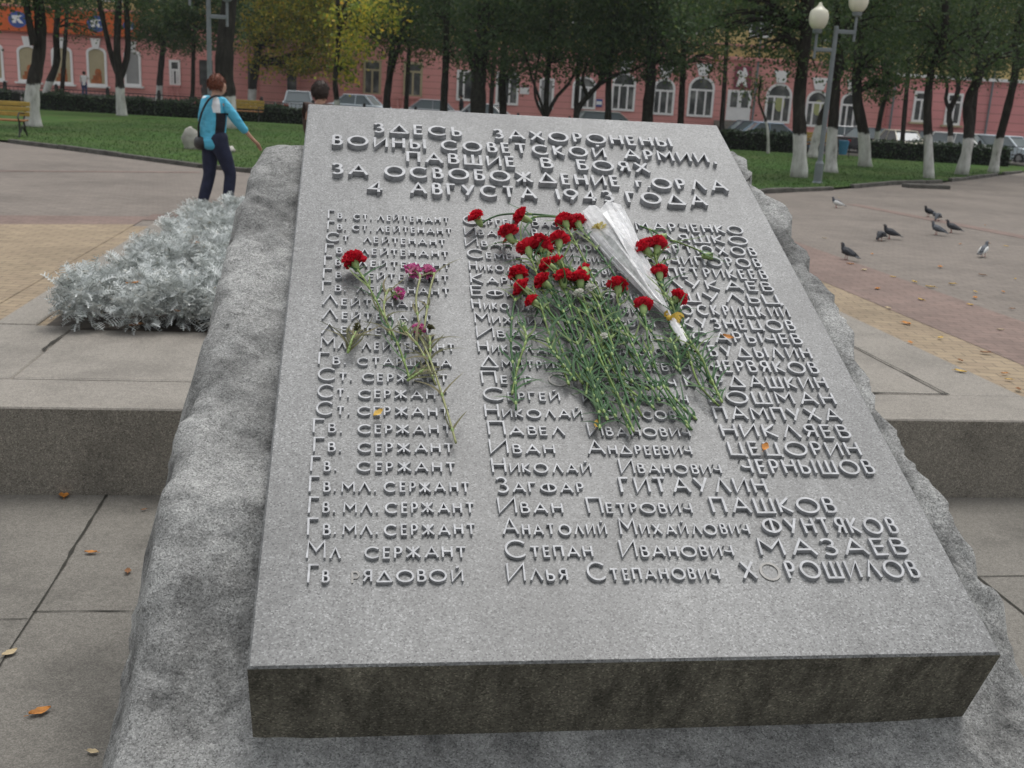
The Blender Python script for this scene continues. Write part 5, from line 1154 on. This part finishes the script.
def carnation(label, bx, pts, r=.038, o0=.05, seed=0, ax=None, group='red carnations on the slab', mat=None, nleaf=9, name='carnation', npet=60, stem=None, lmat=None, calyx=True, o1=.02, hmid=.04):
    """bx: bloom pixel; pts: stem pixels from below the bloom to the cut end"""
    r_ = np.random.default_rng(seed + 100); r = r * (1.03 if name == 'carnation' else 1.); pos = SP(*bx, o0); t = thing(name, label, 'flower', S(*slab_uv(*bx, o0), 0), 0, group)
    P = [pos]; n_ = len(pts)
    for i, q in enumerate(pts): f = (i + 1) / n_; P.append(SP(*q, (1 - f) * (hmid + r_.uniform(-.008, .012)) + f * o1 + .006))
    a0 = P[0] - P[1]; a0 = a0 / np.linalg.norm(a0) + NN * .30
    if ax is not None: a0 = EX * ax[0] + DU * ax[1] + NN * ax[2]
    a0 = a0 / np.linalg.norm(a0)
    neck = pos - a0 * .030; path = interp_path([neck] + P[1:], 6 * n_ + 4)
    g = G(); petals(g, pos - a0 * .012, a0, r * r_.uniform(.88, 1.1), int(npet * r_.uniform(.75, 1.1)), r_, r_.uniform(.75, 1.15)); obj('bloom', g, mat or RED, t, world=True)
    if calyx: g = G(); g.tube([pos - a0 * .004, pos - a0 * .018, pos - a0 * .032, pos - a0 * .042], [.013, .0125, .010, .005], 8); obj('calyx', g, CAL, t, world=True, smooth=True)
    g = G(); g.tube(path, .0032, 6); st = obj('stem', g, stem or STMS[seed % 3], t, world=True, smooth=True)
    gl = G(); gn = G(); L_ = len(path)
    for k in range(nleaf):
        i = min(L_ - 2, int((k + .7) / nleaf * (L_ - 1))); p = path[i]; d = path[i] - path[i + 1]; d = d / np.linalg.norm(d); gn.tube([p - d * .007, p, p + d * .007], [.0033, .0050, .0033], 6)
        for s in (-1, 1):
            sd = np.cross(d, NN); q = d * r_.uniform(.5, 1.1) + sd * s * r_.uniform(.25, .8) + NN * r_.uniform(-.05, .35)
            strap_leaf(gl, p, q, NN, r_.uniform(.06, .14), r_.uniform(.0024, .0046), r_.uniform(-.9, .1), r_)
    if nleaf: obj('leaves', gl, lmat or GRN, t, world=True); o = obj('nodes', gn, NODE, None); o.data.transform(tmat(t).inverted()); o.parent = st
    return t
BUN = 'full red carnation crowded in the middle cluster of the big bunch'
carnation('single red carnation lying apart on the left rank column', (354, 259), [(366, 282), (382, 312), (398, 345), (410, 379)], .040, .05, 1, ax=(-.25, .75, .6))
carnation('dark red half closed carnation at the top left of the bunch, its stem pointing right', (476, 216), [(500, 215), (530, 214), (562, 217)], .034, .05, 2, ax=(-.5, .3, .8), nleaf=1, npet=34)
carnation('red carnation at the top with a pale calyx turned to the right', (521, 217), [(535, 217), (556, 217), (586, 222)], .034, .045, 3, ax=(-.9, .25, .3), nleaf=2)
carnation('red carnation at the top of the bunch just left of the white wrapping', (565, 220), [(574, 240), (592, 275), (612, 320), (640, 372)], .036, .05, 4)
carnation('red carnation touching the upper left edge of the white wrapping', (577, 221), [(590, 240), (610, 268), (634, 305), (660, 345), (681, 374)], .036, .05, 5)
carnation('red carnation at the upper left of the bunch above the largest cluster', (508, 234), [(520, 243), (536, 262), (560, 310), (583, 383)], .038, .055, 6, ax=(-.4, .8, .4))
carnation(BUN, (528, 247), [(534, 266), (546, 300), (562, 350), (583, 384)], .040, .06, 7)
carnation(BUN, (540, 241), [(543, 262), (556, 295), (580, 350), (601, 404), (608, 421)], .038, .07, 8)
carnation(BUN, (545, 250), [(552, 266), (570, 300), (600, 360), (631, 434)], .036, .05, 9)
carnation('wide open red carnation right of the largest cluster', (559, 240), [(560, 258), (574, 290), (602, 340), (642, 416)], .042, .06, 10)
carnation('red carnation on the left of the bunch with its stem falling straight down', (518, 272), [(520, 285), (513, 310), (511, 345), (515, 380), (516, 410)], .036, .055, 11, ax=(-.2, .8, .5), nleaf=8)
carnation(BUN, (545, 264), [(562, 265), (580, 275), (600, 300), (618, 340)], .032, .055, 12, ax=(-.9, .3, .3))
carnation(BUN, (556, 259), [(566, 268), (590, 310), (618, 370), (649, 390)], .026, .05, 13, npet=30)
carnation(BUN, (542, 281), [(550, 290), (566, 320), (590, 370), (618, 421)], .034, .06, 14, ax=(-.7, .5, .4))
carnation(BUN, (563, 276), [(565, 290), (574, 320), (590, 370), (601, 415)], .038, .07, 15)
carnation(BUN, (580, 278), [(582, 292), (594, 330), (620, 380), (651, 405)], .036, .06, 16)
carnation(BUN, (584, 268), [(596, 290), (622, 340), (660, 390), (690, 430)], .026, .045, 17, npet=26)
carnation(BUN, (521, 287), [(532, 292), (556, 320), (580, 360), (596, 400)], .034, .05, 18, ax=(-.8, .4, .4))
carnation('small tight red carnation at the lower left of the bunch', (531, 300), [(541, 306), (548, 330), (560, 360), (569, 385)], .027, .05, 19, ax=(-.8, .5, .3), npet=34)
carnation('red carnation between the white daisies and the wrapping', (618, 285), [(620, 300), (612, 335), (600, 365), (597, 400)], .036, .055, 20)
carnation('red carnation right of the wrapping, upper of the pair beneath the surname lines', (645, 247), [(655, 258), (662, 285), (668, 320), (690, 360)], .038, .06, 21)
carnation('large red carnation right of the wrapping, rightmost of its cluster', (658, 245), [(656, 258), (664, 290), (682, 330), (697, 380), (719, 406)], .042, .065, 22)
carnation('red carnation below the pair on the right side of the wrapping', (659, 271), [(664, 290), (676, 320), (690, 345), (700, 372)], .034, .05, 23)
carnation('round red carnation hidden partly by the lower left edge of the wrapping', (643, 305), [(646, 322), (650, 350), (668, 395), (692, 430)], .033, .05, 24, nleaf=5)
carnation('red carnation with a pale bud beside it, rightmost near the yellow ribbon', (680, 296), [(671, 300), (680, 325), (696, 350), (712, 385)], .034, .05, 25, ax=(.7, .4, .5))
for k, (a, b) in enumerate((((536, 330), (516, 410)), ((600, 300), (697, 418)), ((625, 300), (679, 372)), ((570, 300), (627, 428)), ((640, 330), (698, 352)), ((660, 350), (722, 400)), ((556, 320), (597, 433)), ((612, 310), (660, 402)), ((690, 352), (705, 392)), ((585, 300), (640, 410)))):
    pass
carnation('green stem with a closed bud lying under the surname lines at the upper right', (668, 237), [(655, 232), (640, 226)], .010, .03, 30, ax=(1, -.2, .2), npet=8, nleaf=1, name='flower_stem', mat=GRN, group='loose stems on the slab')
carnation('thin green stem crossing the surnames towards the upper right', (714, 256), [(700, 251), (680, 243), (670, 240)], .008, .025, 31, ax=(1, -.2, .2), npet=6, nleaf=2, name='flower_stem', mat=GRN, group='loose stems on the slab')
loose = [((523, 318), [(526, 340), (518, 365), (512, 395)], 'leafy stem end at the far left of the bunch'), ((546, 330), [(552, 350), (566, 368), (575, 380)], 'thin arching stem left of the thick of the bunch'),
         ((600, 300), [(640, 345), (672, 395), (697, 420)], 'long stem ending lowest on the right of the bunch'), ((575, 300), [(596, 350), (620, 400), (634, 432)], 'stem ending lowest in the middle of the bunch'),
         ((560, 300), [(580, 350), (596, 395), (600, 430)], 'stem ending just above the yellow leaf scrap'), ((610, 300), [(630, 340), (646, 375), (660, 402)], 'stem in the right half of the bunch, under the wrapping tail'),
         ((680, 325), [(700, 355), (714, 385), (722, 402)], 'stem reaching down between the surname initials'), ((590, 290), [(604, 330), (628, 375), (655, 410)], 'stem in the middle right of the bunch'), ((668, 330), [(676, 350), (680, 372)], 'short stem below the yellow ribbon'),
         ((626, 320), [(600, 352), (590, 372), (586, 395)], 'stem crossing the bunch from upper right to lower left')]
for k, (a, b, lab) in enumerate(loose): carnation(lab, a, b, .006, .05, 40 + k, npet=4, nleaf=9, name='flower_stem', mat=GRN, group='loose stems on the slab', calyx=False)
for k, (q, lab) in enumerate((((579, 292), 'small white daisy below the carnations, left of its twin'), ((591, 286), 'small white daisy below the carnations, right of its twin'), ((604, 334), 'tiny white daisy lower down among the green stems'))):
    carnation(lab, q, [(q[0] + 8, q[1] + 20), (q[0] + 22, q[1] + 60), (q[0] + 36, q[1] + 95)], .020 if k < 2 else .012, .07, 60 + k, ax=(-.2, -.2, 1), mat=WHT, nleaf=2, name='daisy', npet=22, group='white daisies in the bunch', calyx=False, hmid=.06)
# wilting pink asters in the left column
carnation('flat magenta aster lying right of the single carnation, upper of the pink ones', (412, 270), [(420, 276), (416, 300), (420, 330)], .031, .035, 70, ax=(-.1, -.25, .95), mat=PINK, nleaf=2, lmat=WILT, name='aster', npet=26, stem=DRYSTEM, group='wilting pink asters')
carnation('second magenta aster beside the upper flat one', (428, 270), [(434, 274), (430, 290), (424, 330)], .028, .03, 71, ax=(.1, -.2, .95), mat=PINK, nleaf=2, lmat=WILT, name='aster', npet=24, stem=DRYSTEM, group='wilting pink asters')
carnation('drooping pink aster with wilted leaves in the middle of the left column', (400, 293), [(388, 290), (384, 310), (392, 340)], .026, .03, 72, ax=(.5, -.5, .6), mat=PINK, nleaf=6, lmat=WILT, name='aster', npet=16, stem=DRYSTEM, group='wilting pink asters')
carnation('pink aster at the head of a long pale stem reaching lowest in the left column', (418, 327), [(424, 345), (434, 370), (446, 408), (456, 443)], .025, .035, 73, ax=(-.1, -.2, .95), mat=PINK, nleaf=4, lmat=WILT, name='aster', npet=18, stem=DRYSTEM, group='wilting pink asters')
carnation('faded cream aster left of the long stemmed pink one', (400, 323), [(410, 336), (422, 352), (436, 385)], .020, .03, 74, ax=(-.5, .4, .7), mat=WHT, nleaf=5, lmat=WILT, name='aster', npet=18, stem=DRYSTEM, group='wilting pink asters')
carnation('withered brown green aster head right of the long stemmed pink one', (430, 326), [(430, 340), (430, 362)], .020, .03, 75, ax=(.1, .5, .8), mat=WILT, nleaf=6, lmat=WILT, name='aster', npet=26, stem=DRYSTEM, group='wilting pink asters', calyx=False)
carnation('withered leafy sprig beside the initials of the left column', (358, 325), [(352, 340), (348, 352)], .014, .02, 76, mat=WILT, nleaf=8, lmat=WILT, name='withered_sprig', npet=14, stem=DRYSTEM, group='loose stems on the slab', calyx=False)
carnation('curled withered twig between the carnation end and the long pale stem', (432, 362), [(420, 372), (408, 380)], .010, .02, 77, mat=WILT, nleaf=7, lmat=WILT, name='withered_sprig', npet=8, stem=DRYSTEM, group='loose stems on the slab', calyx=False)
# bouquet in a cellophane cone, tied with a yellow ribbon
wr = thing('wrapped_bouquet', 'bouquet wrapped in a crumpled white translucent cone tied with yellow ribbon', 'bouquet', SP(626, 265, 0))
def cello(name, lo, hi):
    m = M(name, .25, .6); m.color((.88, .88, .88)); out = m.t.nodes['Material Output']; tr = m.n('ShaderNodeBsdfTransparent'); tl = m.n('ShaderNodeBsdfTranslucent'); tl.inputs[0].default_value = (.8, .8, .8, 1)
    m1 = m.n('ShaderNodeMixShader'); m1.inputs[0].default_value = .3; m.l(m.b.outputs[0], m1.inputs[1]); m.l(tl.outputs[0], m1.inputs[2])
    mx = m.n('ShaderNodeMixShader'); m.bump(m.noise(16, 3, .6), .35, .02); m.l(m.ramp(m.noise(24, 4, .7), [(.30, lo), (.70, hi)]), mx.inputs[0]); m.l(tr.outputs[0], mx.inputs[1]); m.l(m1.outputs[0], mx.inputs[2]); m.l(mx.outputs[0], out.inputs[0]); return m.m
CELL = cello('clear_cellophane', .42, .85); CELL2 = cello('cloudy_cellophane', .8, 1.)
LE = [(573, 217), (586, 234), (601, 252), (618, 271), (636, 289), (653, 306), (666, 318)]; RE = [(624, 211), (633, 229), (641, 249), (650, 269), (658, 287), (665, 304), (671, 317)]
rings = []; r_ = np.random.default_rng(5)
for k, (a, b) in enumerate(zip(LE, RE)):
    A_ = SP(*a, .03); B_ = SP(*b, .03); c = (A_ + B_) / 2; hw = (B_ - A_) / 2; L_ = np.linalg.norm(hw); ring = []
    for i in range(17):
        q = math.pi * i / 16; cr = 1 + .22 * math.sin(i * 2.1 + k * .4) + .12 * r_.normal()
        ring.append(c - hw * math.cos(q) + NN * (math.sin(q) * min(.028, L_ * .5) * cr + .004) + DU * (.018 * math.sin(i * 1.3) + (.02 if k == 0 and 8 < i < 14 else 0)) * (1 if k == 0 else .15))
    rings.append(ring)
def skinrings(rings):
    n_ = len(rings[0]); g = G(); g.add([p for r in rings for p in r], [(i * n_ + k, i * n_ + k + 1, i * n_ + n_ + k + 1, i * n_ + n_ + k) for i in range(len(rings) - 1) for k in range(n_ - 1)]); return g
obj('wrapping', skinrings(rings), CELL, wr, world=True)
fold = []
for k, (a, b) in enumerate(zip(LE, RE)):
    A_ = SP(a[0] * .42 + b[0] * .58, a[1] * .42 + b[1] * .58, .075 - .005 * k); B_ = SP(b[0] + 1, b[1] + 1, .038)
    fold.append([A_ + (B_ - A_) * i / 6 + NN * .010 * math.sin(i * 1.9 + k) for i in range(7)])
obj('folded_edge', skinrings(fold), CELL2, wr, world=True)
tail = []
for a, b in (((666, 318), (671, 317)), ((671, 326), (679, 324)), ((677, 336), (685, 334)), ((682, 346), (690, 343))):
    A_ = SP(*a, .035); B_ = SP(*b, .035); tail.append([A_ + (B_ - A_) * i / 6 + NN * (.012 * math.sin(math.pi * i / 6) + .005 * math.sin(i * 2.7)) for i in range(7)])
obj('wrapping_tail', skinrings(tail), CELL2, wr, world=True, smooth=True)
RIB = simple('yellow_ribbon', (.55, .36, .04), .4, .2, 30, .5); c = SP(669, 318, .045)
g = G()
for s, (dx, dy) in ((1, (.035, -.01)), (-1, (-.012, .018)), (1, (.028, -.028)), (1, (.05, .004))):
    e = c + EX * dx + DU * dy; side = NN * .004
    pth = interp_path([c, (c + e) / 2 + NN * .018, e, (c + e) / 2 - NN * .002 + DU * .006, c], 10); w_ = .006
    vs = [];
    for p in pth: vs += [p + DU * w_ * .6 + NN * w_ * .5, p - DU * w_ * .6 - NN * w_ * .5]
    g.add(vs, [(2 * i, 2 * i + 1, 2 * i + 3, 2 * i + 2) for i in range(9)])
g.blob(tuple(c), (.009, .009, .009), 6, 8); obj('ribbon', g, RIB, wr, world=True)
r_ = np.random.default_rng(9); g = G(); petals(g, SP(600, 231, .045), DU + NN * .4, .030, 30, r_); obj('yellow_bloom', g, foliage('pale_yellow_petals', [(0, (.55, .45, .12)), (1, (.7, .62, .28))], .2), wr, world=True)
for k, (x, y) in enumerate(((608, 236), (600, 231), (614, 242))):
    g = G(); g.tube([SP(x, y, .04), SP((x + 668) / 2, (y + 318) / 2 + 2, .035), SP(668, 318, .03)], .003, 6); obj('stem', g, STM, wr, world=True)
